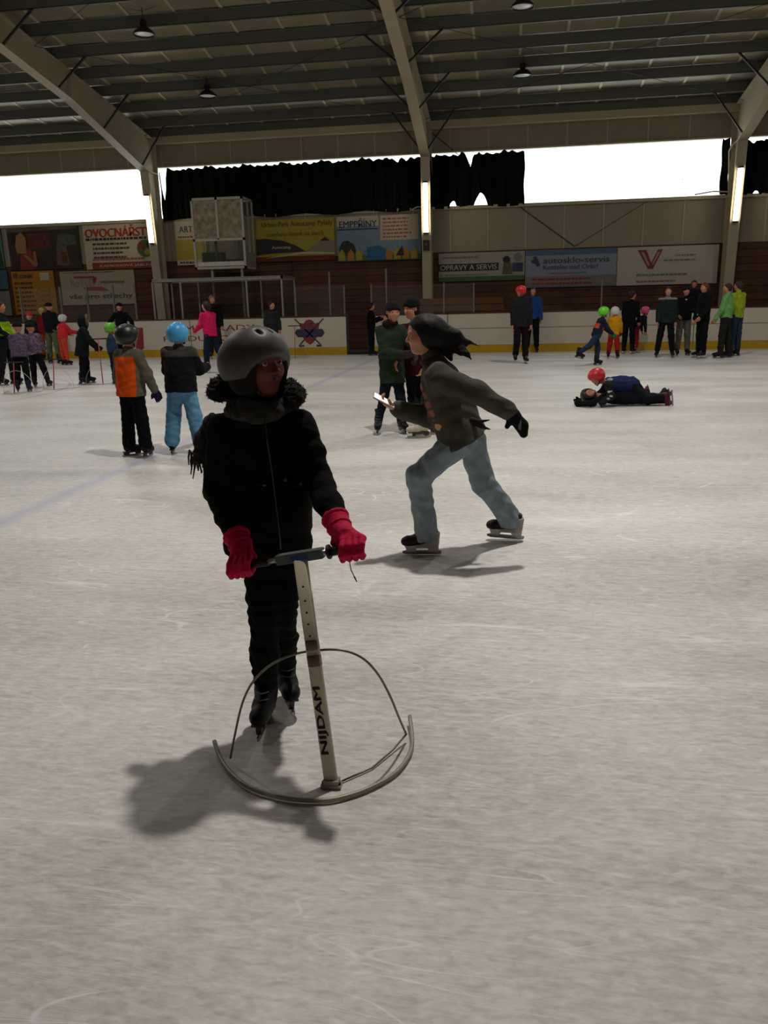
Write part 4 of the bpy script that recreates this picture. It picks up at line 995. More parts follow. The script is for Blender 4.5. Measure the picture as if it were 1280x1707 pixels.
        S.ell(HP(0, -.12, .08), A((.46, .50, .50))*hh, fr, .04); S.cap(HP(0, -.2, -.3), HP(0, -.1, -.55), .42*hh, .42*hh, .06); S.sub(HP(0, .5, 0), A((.36, .42, .44))*hh, fr, .03)
        parts.append(S.build('hood', hv, cloth(jk), T))
        S = SDF(); n = 16; pts = [HP(.44*cos(2*pi*k/n), .26+.0*k, .02+.5*sin(2*pi*k/n)) for k in range(n+1)]
        S.chain(pts, [.10*hh]*(n+1), .02).wrinkle(.010, 120, 4); parts.append(S.build('fur_trim', .011, mat(col, rough=.95, var=.5, vscale=60, bump=.8, bscale=150), T))
    # gloves
    if g('gloves'):
        for i, sg in ((0, 1), (1, -1)):
            S = SDF(); pn = J.get('p%d' % i); pn = pn if pn is not None else nrm(-lt*sg+ft*.4)
            hand_ops(S, J['w%d' % i], J['d%d' % i], pn, sg, s*(1.08 if q == 1 else 1.2), fat=1.35, curl=g('curl%d' % i, .45), spread=1.1)
            S.cap(J['w%d' % i]-J['d%d' % i]*.045*s, J['w%d' % i]+J['d%d' % i]*.02*s, .040*s*q+.004, .036*s*q+.002, .012)
            parts.append(S.build('glove', min(hv, .008), cloth(g('gloves')), T))
    if g('scarf'):
        S = SDF(); n = 14; S.chain([nk+up*.03*s+(lt*cos(2*pi*k/n)+ft*sin(2*pi*k/n))*.072*s for k in range(n+1)], [.03*s]*(n+1), .02).wrinkle(.004, 60, 5)
        parts.append(S.build('scarf', hv, cloth(g('scarf')), T))
    for fn in g('extra', ()): parts += fn(J, T, s)
    for p_ in parts: p_.location = Vector(p_.location)-Vector(base)
    for c in T.children:
        if c.name.startswith('eye'): c.location = Vector(c.location)-Vector(base)
    if not g('noskates'):
        st_ = g('skates', ('hockey', (26, 26, 28), (190, 190, 186), (170, 168, 160)))
        for i in (0, 1): skate(T, J['a%d' % i]-base, J['t%d' % i], J['u%d' % i], J['ss']*g('sks', 1), *st_)
    return T
def patch(name, J_off, size, m, th=.012):
    """small raised badge on the jacket, given by offsets (lateral, forward, up) from the chest"""
    def fn(J, T, s):
        c = lerp(J['pel'], J['neck'], .7)+J['lt']*J_off[0]*s+J['ft']*J_off[1]*s+J['up']*J_off[2]*s
        S = SDF(); S.ell(c, A((size[0], th, size[1]))*s, np.array([J['lt'], J['ft'], J['up']])); return [S.build(name, .008, m, T)]
    return fn
def auto(px, pyf, pyt, extra_top=.05, **kw):
    """stand a figure at a picture position: height from feet and crown"""
    p = gnd(px, pyf); t = onY(px, pyt, p[1]); return p[0], p[1], t[2]
HW = ('hockey', (24, 24, 26), (200, 200, 196), (160, 160, 156))
HB = ('hockey', (24, 24, 26), (40, 40, 42), None)
def stand(px, pyf, pyt, face, label, opt=None, hat=.05, Y=None, lift=None, **pose):
    p = gnd(px, pyf) if Y is None else onY(px, pyf, Y); top = onY(px, pyt, p[1])[2]
    lean = pose.get('lean', 0); H = (top-hat)/(1.0+.02)
    ssg = .62+.2*(H-.9)/.35 if H < 1.5 else 1.0
    sk = 0 if (opt or {}).get('noskates') else LIFT*ssg+.02
    H = pose.pop('H', (top-hat*.6-sk)/1.0)
    J = fk(H, p[0], p[1], face, **pose)
    return person(J, label, dict(opt or {}))

# far right group
stand(1107, 596, 474, -100, 'adult in dark green jacket with pale shoulders, leftmost adult at the right boards', dict(jk=(26, 40, 38), yoke=(120, 126, 122), yokeh=.125, tr=(16, 18, 22), hem=.1, hg=('hair', (30, 30, 24)), skates=HB), legs=((2, 7, 2), (-2, 7, 2)), arms=((4, 8, 8), (4, 8, 8)))
stand(1136, 593, 474, -85, 'adult in black jacket and light grey trousers in the group at the right boards', dict(jk=(14, 14, 16), tr=(92, 88, 80), hg=('hat', (22, 22, 24)), skates=HB, extra=(patch('badge', (-.02, .14, .11), (.03, .02), mat((190, 190, 186))),)), arms=((15, 6, 60), (10, 8, 50)))
stand(1167, 597, 466, 200, 'reddish-haired adult in black jacket and black trousers facing left near the right boards', dict(jk=(14, 15, 17), tr=(14, 14, 16), hem=.12, hg=('hair', (92, 44, 26)), skates=HW, extra=(patch('badge', (.0, .15, -.3), (.02, .02), mat((170, 170, 168))),)), hy=15, hp=-8, arms=((8, 8, 35), (4, 8, 10)), legs=((3, 4, 2), (-3, 6, 2)))
stand(1206, 597, 468, 150, 'adult in light green sweatshirt and dark trousers at far right', dict(jk=(104, 160, 92), tr=(34, 32, 30), hg=('hair', (36, 24, 20)), hem=.02, skates=HB), hy=30, arms=((10, 10, 20), (-2, 10, 14)), legs=((4, 4, 4), (-4, 5, 2)))
stand(1222, 594, 464, 130, 'adult in yellow jacket and jeans standing behind the green sweatshirt', dict(jk=(140, 160, 40), tr=(38, 52, 72), hg=('hair', (44, 36, 26)), skates=HB), hy=20)
stand(1150, 568, 452, -95, 'person in dark jacket standing behind the right boards, in front of the white V banner', dict(jk=(22, 26, 34), tr=(20, 20, 24), hg=('hair', (26, 22, 18)), noskates=True), Y=26.4, z0=.24, skates=False, H=1.76)
props(MB().box(4.0, 7.0, 26.0, 26.9, -.04, .24).build('platform', WOODM[1]), 'low timber platform behind the right boards', 'platform')
# middle right children
stand(994, 609, 508, 12, 'child in neon green helmet skating right, one leg kicked back', dict(jk=(28, 34, 50), panel=(196, 72, 48), panelpos=(-.05, -.10, .13), tr=(36, 52, 72), gloves=(48, 110, 60), hg=('helmet', (96, 206, 44)), skates=HB, curl0=.3, curl1=.3), H=1.24, lean=20, legs=((14, 2, 16), (-38, 3, 22)), arms=((42, 6, 25), (38, 4, 20)))
stand(1021, 598, 508, 75, 'small child in white helmet, yellow jacket and red trousers facing away', dict(jk=(200, 142, 22), tr=(150, 26, 26), hg=('helmet', (206, 204, 200)), gloves=(30, 30, 30), skates=HB, hem=.12, jease=.04, tease=.03), H=1.18, arms=((20, 10, 30), (8, 10, 20)), legs=((2, 6, 4), (-2, 6, 4)))
stand(1046, 590, 491, 60, 'slim adult in black beside the boards, behind the yellow-jacketed child', dict(jk=(16, 15, 17), tr=(16, 16, 18), hg=('hair', (34, 22, 18)), skates=HW), lean=8, hy=-40, H=1.62)
stand(1058, 588, 514, 20, 'small child in pink helmet, dark jacket and red trousers bending to the right', dict(jk=(26, 26, 34), tr=(140, 24, 34), hg=('helmet', (214, 74, 118)), skates=('hockey', (150, 90, 90), (200, 190, 190), None)), H=1.22, lean=38, legs=((6, 3, 6), (0, 3, 2)), arms=((10, 6, 10), (0, 6, 10)))
# red hat pair
stand(867, 606, 472, -80, 'person in red helmet and long dark coat skating by the right boards', dict(jk=(34, 33, 34), tr=(24, 18, 20), hg=('helmet', (196, 30, 34)), hem=.13, skates=HW), lean=0, hy=-70, hp=-10, arms=((2, 6, 6), (0, 6, 6)), legs=((0, 2, 2), (6, 1, 30)))
stand(886, 588, 474, -88, 'person in bright blue jacket behind the red helmet', dict(jk=(32, 66, 128), tr=(16, 16, 22), hg=('hair', (30, 40, 34)), skates=HB), arms=((2, 10, 4), (2, 10, 4)))
# left middle adults
stand(346, 622, 498, 150, 'woman in bright pink jacket and dark jeans facing left', dict(jk=(206, 30, 88), tr=(28, 34, 52), hg=('bob', (30, 24, 22)), skin='pale', skates=HW, hem=.07, jease=.034), hy=25, lean=6, legs=((10, 3, 10), (-20, 2, 18)), arms=((20, 6, 45), (12, 6, 40)))
stand(361, 598, 487, -75, 'man in black jacket and dark jeans standing by the boards, right of the pink jacket', dict(jk=(16, 15, 17), tr=(30, 36, 48), hg=('hair', (120, 84, 60)), skates=HW, hem=.08), hy=20, hp=-10, legs=((2, 4, 4), (-8, 3, 2)))
stand(457, 600, 500, -60, 'person in dark grey-green coat by the boards above the grey helmet', dict(jk=(40, 44, 42), tr=(24, 24, 28), hg=('hair', (26, 22, 20)), skates=HB, hem=.1), hy=30)
# gate
stand(620, 593, 503, 20, 'dark-clad person with white stripes on the jacket standing at the open gateway', dict(jk=(12, 12, 14), tr=(12, 12, 14), hg=('hair', (14, 12, 12)), skates=HB, panel=(190, 190, 190), panelpos=(.06, -.1, .03)), arms=((30, 14, 80), (24, 14, 80)))
# left group
stand(14, 642, 497, 10, 'adult with dark hair in yellow-green vest at the left edge', dict(jk=(20, 24, 26), panel=(132, 170, 24), panelpos=(0, -.13, .24), tr=(26, 26, 34), hg=('hair', (24, 26, 26)), skates=HB, hem=.06, jease=.03), arms=((10, 8, 40), (10, 8, 50)), legs=((8, 3, 10), (-6, 4, 6)))
stand(40, 654, 536, 110, 'left child of two in purple patterned jackets, bending over a trainer', dict(jk=(84, 70, 92), pattern=1, tr=(14, 18, 24), hg=('hat', (20, 20, 24)), bobble=1, skates=('hockey', (28, 34, 56), (40, 44, 60), None), hem=.08, jease=.045), H=1.26, lean=16, legs=((6, 5, 10), (2, 3, 8)), arms=((30, 10, 40), (30, 10, 40)))
stand(70, 646, 537, 100, 'right child of two in purple patterned jackets, legs apart', dict(jk=(96, 78, 104), pattern=1, tr=(16, 16, 20), hg=('hat', (18, 18, 20)), bobble=1, skates=HB, hem=.06, jease=.04), H=1.22, lean=10, side=8, legs=((4, 3, 4), (-4, 16, 4)), arms=((28, 8, 40), (28, 8, 40)))
stand(60, 606, 516, -100, 'person in rosy red hat standing behind the two purple jackets', dict(jk=(28, 28, 34), tr=(28, 28, 34), hg=('hat', (178, 46, 62)), skates=HB), H=1.42)
stand(92, 606, 497, 80, 'adult in black jacket and grey-green trousers facing away in the left group', dict(jk=(18, 22, 24), tr=(86, 92, 70), hg=('hat', (20, 24, 22)), skates=HB, hem=.06), H=1.72, hy=-50, arms=((10, 8, 40), (20, 6, 50)), legs=((2, 7, 2), (0, 7, 2)))
stand(80, 600, 508, -80, 'person in beige hat and dark red jacket behind the black-jacketed adult', dict(jk=(110, 26, 26), tr=(130, 62, 42), hg=('hat', (178, 162, 130)), skates=HB), H=1.55)
stand(110, 609, 518, 60, 'child in white helmet, red jacket and orange-red trousers', dict(jk=(196, 44, 48), tr=(196, 66, 42), hg=('helmet', (188, 188, 190)), skates=HB, jease=.045, tease=.028, hem=.03), H=1.32, lean=8, arms=((30, 10, 50), (40, 10, 50)))
stand(143, 640, 524, 25, 'person in long dark green coat with fur-trimmed hood, holding a pole', dict(jk=(20, 28, 26), tr=(18, 22, 28), hg=('furhood', (104, 84, 56)), skates=('hockey', (36, 36, 52), (60, 60, 70), None), hem=.24, jease=.05, hemw=.02, gloves=(40, 30, 26)), lean=10, arms=((16, 8, 30), (30, 16, 20)), legs=((6, 7, 6), (-4, 7, 4)))
stand(209, 603, 502, -90, 'adult in black with arms spread, behind the orange vest', dict(jk=(12, 13, 14), tr=(18, 18, 20), hg=('hat', (16, 16, 16)), skates=HB), arms=((2, 38, 4), (6, 42, 10)))
stand(193, 640, 548, 30, 'small child in green helmet and blue jacket hidden behind the orange vest', dict(jk=(40, 62, 84), tr=(24, 28, 34), hg=('helmet', (96, 176, 46)), skates=HB), H=1.14)

# ---- child with orange vest, seen from behind
J = fk(1.27, *gnd(231, 762)[:2], 72, lean=2, legs=((2, 5, 3), (4, 4, 4)), arms=((2, 14, 8), (8, 22, 12)), hy=-22, toe=-18)
person(J, 'child seen from behind in orange vest with grey sleeves and black helmet', dict(h=.009, jk=(208, 76, 16), yoke=(92, 88, 76), yokeh=.085, armyoke=True, tr=(10, 11, 14), tease=.026, long=1, jease=.040, hem=.11, hemw=.016, gloves=(36, 32, 62), curl0=.15, curl1=.15, hg=('helmet', (24, 30, 30)), skates=('low', (22, 22, 24), (40, 40, 42), (180, 180, 176))))
# ---- child with blue helmet, seen from behind
J = fk(1.28, *gnd(312, 757)[:2], 92, lean=4, legs=((0, 8, 4), (4, 9, 6)), arms=((28, 14, 70), (28, 14, 70)), toe=14)
def seat_label(J, T, s):
    c = J['pel']-J['up']*.0*s-J['ft']*.135*s; S = SDF(); S.ell(c, A((.012, .012, .014))); return [S.build('badge', .004, mat((120, 120, 120)), T)]
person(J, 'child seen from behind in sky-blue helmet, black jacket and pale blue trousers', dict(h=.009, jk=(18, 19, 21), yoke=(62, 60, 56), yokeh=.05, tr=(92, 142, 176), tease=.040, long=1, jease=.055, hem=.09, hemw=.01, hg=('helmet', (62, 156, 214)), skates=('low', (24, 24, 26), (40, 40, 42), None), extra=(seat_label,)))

# ---- couple behind the running skater
def at(px, py, Y): return onY(px, py, Y)
def jpix(H, Y, pts, f, hf, hu=UP, tdir=None, hh=None):
    """joints from sight lines at real depths: pts name -> (x, y, depth offset)"""
    J = {'H': H}
    for k, (x, y, dy) in pts.items(): J[k] = at(x, y, Y+dy)
    f = nrm(f); J['f'] = f; J['up'] = nrm(J['neck']-J['pel']); lt = nrm(J['s0']-J['s1']); J['lt'] = lt
    J['ft'] = nrm(np.cross(lt, J['up'])); J['l'] = nrm(np.cross(UP, f)); J['hf'] = nrm(hf); J['hu'] = nrm(A(hu)-J['hf']*np.dot(hu, J['hf']))
    J['hh'] = hh or (.185+.022*H); J['ss'] = min(1.0, .62+.2*(H-.9)/.35) if H < 1.55 else 1.0
    for i in (0, 1):
        J['t%d' % i] = f; sh = nrm(J['k%d' % i]-J['a%d' % i]); J['u%d' % i] = nrm(UP*.7+sh*.3); J['d%d' % i] = nrm(J['w%d' % i]-J['e%d' % i])
    return J
Y1 = 9.6
J = jpix(1.55, Y1, dict(pel=(654, 622, 0), neck=(650, 543, 0), head=(655, 520, -.02), s0=(668, 550, .02), s1=(634, 552, -.02), e0=(684, 572, .0), w0=(690, 590, -.1), e1=(640, 588, -.12), w1=(668, 590, -.2),
    h0=(662, 628, 0), h1=(645, 628, 0), k0=(669, 672, -.02), k1=(638, 672, -.02), a0=(669, 706, .04), a1=(631, 706, -.02)), (.3, -1, 0), (.45, -1, -.1))
J['t0'] = nrm(V3(.5, -1, 0)); J['t1'] = nrm(V3(.1, -1, 0))
for i in (0, 1): J['a%d' % i][2] = .165
person(J, 'woman in dark green jacket and dark hat leaning on a partner behind the running skater', dict(h=.009, jk=(40, 50, 38), tr=(20, 28, 38), hg=('hat', (28, 26, 26)), haircol=(40, 28, 22), hem=.12, tease=.004, skates=('hockey', (18, 18, 20), (60, 60, 62), (90, 90, 90)), eyes=1, scarf=(40, 16, 20), gloves=(58, 48, 48)))
J = jpix(1.62, Y1+.15, dict(pel=(694, 616, 0), neck=(692, 540, 0), head=(686, 515, -.02), s0=(711, 548, .05), s1=(673, 550, -.05), e0=(716, 585, 0), w0=(706, 612, -.1), e1=(668, 580, -.12), w1=(662, 600, -.22),
    h0=(702, 625, 0), h1=(686, 625, 0), k0=(704, 668, -.02), k1=(688, 666, -.05), a0=(716, 716, -.25), a1=(704, 718, -.5)), (-.9, -.5, 0), (-.8, -.7, -.05))
for i in (0, 1): J['a%d' % i][2] = .165; J['t%d' % i] = nrm(V3(-1, -.25, 0)); J['u%d' % i] = UP
person(J, 'partner in black beanie, maroon jacket and white figure skates behind the running skater', dict(h=.009, jk=(52, 14, 20), tr=(16, 17, 20), hg=('hat', (18, 16, 16)), haircol=(40, 26, 20), hem=.06, tease=.004, skates=('figure', (190, 184, 164), (44, 36, 30), (150, 146, 130)), eyes=1))

# ---- the two children lying on the ice
Y2 = gnd(1040, 676)[1]
J = jpix(1.3, Y2, dict(pel=(1052, 665, .05), neck=(1005, 664, .05), head=(982, 662, .02), s0=(1008, 659, .22), s1=(1005, 668, -.12), e0=(985, 664, .3), w0=(968, 668, .22), e1=(990, 672, -.2), w1=(972, 674, -.16),
    h0=(1054, 662, .14), h1=(1054, 669, -.02), k0=(1078, 664, .2), k1=(1080, 670, .02), a0=(1098, 662, .28), a1=(1102, 668, .06)), (0, 0, 1), (-.35, -.6, .7), (-1, 0, .2))
J['ft'] = UP; J['ss'] = .8
for k_, z in dict(pel=.13, neck=.13, s0=.12, s1=.12, e0=.07, e1=.06, w0=.05, w1=.05, h0=.12, h1=.11, k0=.10, k1=.08, a0=.09, a1=.08, head=.15).items(): J[k_][2] = z
for i in (0, 1): J['t%d' % i] = nrm(V3(.3, -.3*(1-2*i), .9)); J['u%d' % i] = nrm(J['k%d' % i]-J['a%d' % i])
person(J, 'child in black helmet lying on the ice underneath the one in the red helmet', dict(h=.011, jk=(20, 20, 24), panel=(176, 130, 30), panelpos=(0, .0, .04), tr=(22, 24, 28), hg=('helmet', (20, 20, 24)), gloves=(18, 18, 20), skates=HB, skin='fair', extra=(patch('shirt_print', (-.13, .02, .10), (.03, .05), mat((184, 136, 40)), .05),)))
def sleeve_print(J, T, s):
    out = []
    for t_, k_, c_, r_ in ((.55, 0, (186, 186, 184), .040), (.95, 0, (186, 186, 184), .034), (.25, 1, (150, 156, 170), .03)):
        p_ = lerp(J['s0'], J['e0'], t_) if not k_ else lerp(J['e0'], J['w0'], t_)
        S = SDF(); S.ell(p_+V3(0, -.035, .0), (r_, .03, r_*.7)); out.append(S.build('number_print', .008, mat(c_), T))
    S = SDF(); S.ell(lerp(J['pel'], J['neck'], .9)+V3(0, -.05, .06), (.05, .06, .03)); out.append(S.build('number_print', .008, mat((150, 156, 170)), T))
    return out
J = jpix(1.32, Y2+.02, dict(pel=(1052, 640, .1), neck=(1012, 640, -.02), head=(994, 629, -.04), s0=(1014, 643, -.16), s1=(1013, 636, .14), e0=(1018, 661, -.22), w0=(1000, 671, -.24), e1=(1004, 655, .26), w1=(990, 664, .24),
    h0=(1054, 646, .02), h1=(1056, 640, .18), k0=(1076, 668, -.06), k1=(1072, 655, .26), a0=(1106, 662, -.06), a1=(1078, 646, .42)), (-1, 0, -.3), (-.8, -.45, -.5), (-.5, 0, .8))
J['ss'] = .82; J['ft'] = nrm(np.cross(J['lt'], J['up'])); 
if J['ft'][2] > 0: J['ft'] = -J['ft']
J['k0'][2] = .10; J['a0'][2] = .13; J['k1'][2] = .12; J['a1'][2] = .15; J['w0'][2] = .05; J['w1'][2] = .12
for i in (0, 1): J['t%d' % i] = nrm(V3(.25, 0, -.8)); J['u%d' % i] = nrm(J['k%d' % i]-J['a%d' % i])
person(J, 'child in red helmet and navy jersey kneeling over the one lying on the ice', dict(h=.011, jk=(30, 42, 84), yoke=(34, 34, 40), yokeh=.10, tr=(20, 22, 28), hg=('helmet', (190, 34, 40)), gloves=(176, 176, 176), skates=('hockey', (86, 32, 40), (90, 60, 62), None), extra=(sleeve_print,)))
# ---- running skater in olive sweatshirt
Y3 = 4.85
J = jpix(1.58, Y3, dict(pel=(768, 722, .02), neck=(722, 603, -.02), head=(704, 557, -.03), s0=(718, 628, -.17), s1=(738, 624, .10), e0=(727, 700, -.26), w0=(668, 682, -.34), e1=(800, 655, .06), w1=(852, 688, -.10),
    h0=(762, 738, -.08), h1=(784, 736, .10), k0=(697, 795, -.12), k1=(806, 806, .16), a0=(712, 893, -.05), a1=(853, 872, .30)), (-1, .05, 0), (-.95, -.28, -.12))
# the figure faces left: its left side is towards the camera
J['s0'], J['s1'] = at(730, 628, Y3-.17), at(728, 618, Y3+.12); J['e0'], J['w0'] = at(795, 655, Y3-.22), at(849, 687, Y3-.16)
J['e1'], J['w1'] = at(716, 694, Y3+.10), at(662, 682, Y3-.06)
J['lt'] = nrm(J['s0']-J['s1']); J['ft'] = nrm(np.cross(J['lt'], J['up'])); J['d0'] = nrm(at(868, 708, Y3-.14)-J['w0']); J['d1'] = nrm(at(640, 672, Y3-.07)-J['w1'])
J['p0'] = nrm(V3(-.5, -.3, -.9)); J['p1'] = nrm(V3(0, .1, 1))
dz0 = J['a0'][2]; dz1 = J['a1'][2]
J['a0'][2] = .140; J['t0'] = nrm(V3(-1, -.06, 0)); J['u0'] = UP
J['a1'][2] = .150; J['t1'] = nrm(V3(-.9, .05, -.0)); J['u1'] = nrm(V3(.05, 0, 1))
def sk_extra(J, T, s):
    out = []; hc, hh = J['head'], J['hh']; fr = frame(J['hf'], J['hu'])
    def HP(x, y, z): return hc+(fr[0]*x+fr[1]*y+fr[2]*z)*hh
    S = SDF(); S.ell(HP(0, -.1, .14), A((.38, .45, .40))*hh, fr, .03); S.ell(HP(0, -.26, -.05), A((.35, .30, .34))*hh, fr, .05)
    S.sub(HP(0, .56, -.18), A((.44, .42, .44))*hh, fr, .03)
    b0 = HP(0, -.34, .02)
    for (x, y, r0, r1, dy) in ((758, 560, .07, .045, 0), (776, 576, .05, .012, .02), (768, 588, .055, .02, -.03), (748, 588, .06, .03, .03), (752, 600, .045, .01, -.02)):
        S.cap(b0, at(x, y, Y3+dy), r0, r1, .04)
    S.chain([at(758, 562, Y3), at(780, 570, Y3+.02), at(800, 577, Y3+.03)], [.03, .012, .004], .02)
    S.chain([at(760, 572, Y3), at(778, 590, Y3-.02), at(786, 600, Y3-.02)], [.03, .014, .005], .02)
    for s_ in (-1, 1): S.ell(HP(s_*.28, -.14, -.06), A((.11, .24, .34))*hh, fr, .04)
    S.wrinkle(.0018, 60, 2)
    out.append(S.build('hair', .0065, mat((13, 10, 9), rough=.62, bump=.3, bscale=60, var=.2, spec=.25), T))
    # phone in the raised hand
    c = at(640, 668, Y3-.10); a = nrm(at(654, 678, Y3-.10)-at(620, 660, Y3-.13)); n_ = nrm(np.cross(a, V3(0, 1, .25))); u = np.cross(n_, a)
    b_ = MB(); P0 = Vector(c-a*.072); P1 = Vector(c+a*.072); b_.bar(P0, P1, .072, .009, up=tuple(n_)); ph = b_.build('phone_case', mat((150, 150, 156), rough=.3), None, bevel=.003)
    ph.name = 'phone'; props(ph, 'pale smartphone held out by the running skater in the olive sweatshirt', 'phone')
    b_ = MB(); b_.bar(Vector(c-a*.068)+Vector(n_)*.0052, Vector(c+a*.068)+Vector(n_)*.0052, .066, .0012, up=tuple(n_)); b_.build('screen', mat((230, 228, 224), rough=.1, var=0, emit=.5), ph)
    b_ = MB(); b_.bar(Vector(c-a*.03)-Vector(n_)*.0055, Vector(c+a*.02)-Vector(n_)*.0055, .05, .0015, up=tuple(n_)); b_.build('back_print', mat((130, 40, 50), rough=.3), ph)
    # dark belt ends
    S = SDF(); S.chain([at(785, 700, Y3-.1), at(800, 703, Y3-.1), at(816, 700, Y3-.1)], [.02, .012, .004], .01); S.chain([at(785, 702, Y3-.1), at(803, 711, Y3-.1), at(817, 716, Y3-.08)], [.02, .012, .004], .01)
    out.append(S.build('belt_end', .005, mat((14, 14, 14)), T))
    # collar and hem band of the sweatshirt
    S = SDF(); n = 16; c_ = J['neck']+J['up']*.02; S.chain([c_+(J['lt']*cos(2*pi*k/n)+J['ft']*sin(2*pi*k/n))*.062 for k in range(n+1)], [.014]*(n+1), .01); out.append(S.build('collar', .006, cloth((58, 58, 50)), T))
    return out
J['hh'] = .222; J['ss'] = .86
def print_sel(c):
    P0, P1 = at(698, 642, Y3), at(722, 690, Y3); d = P1-P0; L = d.dot(d); t = ((c-P0)@d)/L; q = P0+np.clip(t, 0, 1)[:, None]*d
    r = np.hypot(c[:, 0]-q[:, 0], c[:, 2]-q[:, 2]); ok = (r < .028) & (c[:, 1] < Y3+.04)
    stripe = (np.sin(t*22) > -.55)
    y_ = at(733, 706, Y3); r2 = np.hypot(c[:, 0]-y_[0], c[:, 2]-y_[2]) < .022
    return np.where(ok & stripe, 1, np.where(r2, 2, 0))
hem0 = [(J['a0']-UP*.035, nrm(J['a0']-J['k0'])), (J['a1']-UP*.03, nrm(J['a1']-J['k1']))]
T = person(J, 'long-haired skater in olive grey sweatshirt and light jeans rushing left, arm stretched back',
    dict(h=.008, skin='fair', jk=(72, 70, 62), jname='sweatshirt', jease=.042, hem=.045, tr=(132, 145, 154), tease=.024, flare=1.05, hemw=.014, hemcut=[(V3(0, 0, .098), V3(0, 0, -1))], selm=[mat((138, 74, 62), rough=.7, var=.4, vscale=30), mat((188, 140, 70), rough=.7, var=.2)], selfn=print_sel, hg=('none', 0), eyes=1, mit0=1, drop=.05, extra=(sk_extra,),
         skates=('low', (40, 30, 30), (196, 190, 186), (150, 130, 128)), gloves=None, curl1=.7, curl0=.35, sks=1.0))
# mitten on the trailing hand
S = SDF(); w0 = J['w0']; d0 = J['d0']; S.cap(w0-d0*.03, w0+d0*.03, .036, .040, .02).cap(w0+d0*.03, w0+d0*.115, .042, .036, .02).cap(w0+d0*.03, w0+nrm(d0*.7+V3(-.6, -.2, -.5))*.085, .02, .015, .012)
S.cap(w0+d0*.11, w0+d0*.15+V3(-.012, 0, -.02), .036, .026, .02)
mt = S.build('mitten', .007, cloth((20, 20, 24)), T); mt.location = -Vector(T.location)
S = SDF(); c_ = w0+d0*.095; S.ell(c_+V3(0, -.034, .0), (.012, .008, .034)); st_ = S.build('mitten_stripe', .004, mat((110, 110, 112)), T); st_.location = -Vector(T.location)
# white heel panels on the skater's boots
for i in (0, 1):
    f_, u_ = J['t%d' % i], J['u%d' % i]; a_ = J['a%d' % i]
    S = SDF(); S.chain([a_-f_*.032-u_*.055, a_-f_*.034+u_*.03], [.043, .050], .02); S.cut(a_+u_*.01, u_); S.cap(a_-u_*.07-f_*.03, a_-u_*.078+f_*.05, .036, .035, .02); S.cut(a_-u_*.089, -u_)
    o = S.build('heel_panel', .007, mat((158, 146, 144), rough=.5, var=.15, vscale=20), T); o.location = -Vector(T.location)

# ---- the child in the grey helmet holding the trainer
Y4 = 2.66
kid_pts = dict(pel=(455, 905, .02), neck=(434, 680, .0), head=(431, 607, -.01), s0=(502, 712, .0), s1=(372, 716, .02), e0=(530, 800, -.03), w0=(566, 880, -.20), e1=(362, 815, .0), w1=(401, 910, -.18),
    h0=(476, 930, .03), h1=(440, 930, .0), k0=(470, 1022, .02), k1=(440, 1030, -.04), a0=(478, 1118, .15), a1=(443, 1140, .0))
J = jpix(1.42, Y4, kid_pts, (.08, -1, 0), (.84, -.54, .02), (-.05, 0, 1), hh=.212)
J['ss'] = .86
J['a0'][:] = at(476, 1120, Y4+.17); J['a1'][:] = at(442, 1150, Y4-.02)
J['a0'][2] = J['a1'][2] = .162*.86
J['t1'] = nrm(V3(.10, -1, -.0)); J['t0'] = nrm(V3(.42, -.9, 0)); J['u0'] = J['u1'] = nrm(V3(0, .12, 1))
hc, hh = J['head'], J['hh']; fr = frame(J['hf'], J['hu']); s = J['H']/1.7; up = J['up']; lt = J['lt']; ft = J['ft']; nk = J['neck']; pel = J['pel']
T = empty('person', (J['a1'][0], J['a1'][1]+.05, 0), 'child in grey helmet, black fur-hooded coat and pink gloves, nearest figure at the front', 'person')
B0_ = Vector(T.location); P_ = []
BLK = cloth((9, 10, 9), .3, 55); BLK2 = cloth((11, 11, 13), .5, 40)
B = SDF(); belly = lerp(pel, nk, .4); chest = lerp(pel, nk, .7)
B.cap(pel, belly, .085, .085, .05).cap(belly, chest, .085, .09, .05).cap(nk-up*.03, hc-fr[2]*.2*hh, .042, .042, .03)
for i in (0, 1):
    S_ = J['s%d' % i]; B.cap(J['h%d' % i], lerp(chest, S_, .5), .06, .05, .05).cap(lerp(nk, S_, .4)-up*.02, S_, .035, .034, .04)
    B.chain([S_, J['e%d' % i], J['w%d' % i]], [.034, .028, .021], .02).chain([J['h%d' % i], J['k%d' % i], J['a%d' % i]], [.062, .043, .03], .03)
    B.cap(J['a%d' % i]-UP*.04, J['a%d' % i]-UP*.05+J['t%d' % i]*.10, .022, .02, .02)
head_ops(B, hc, fr, hh)
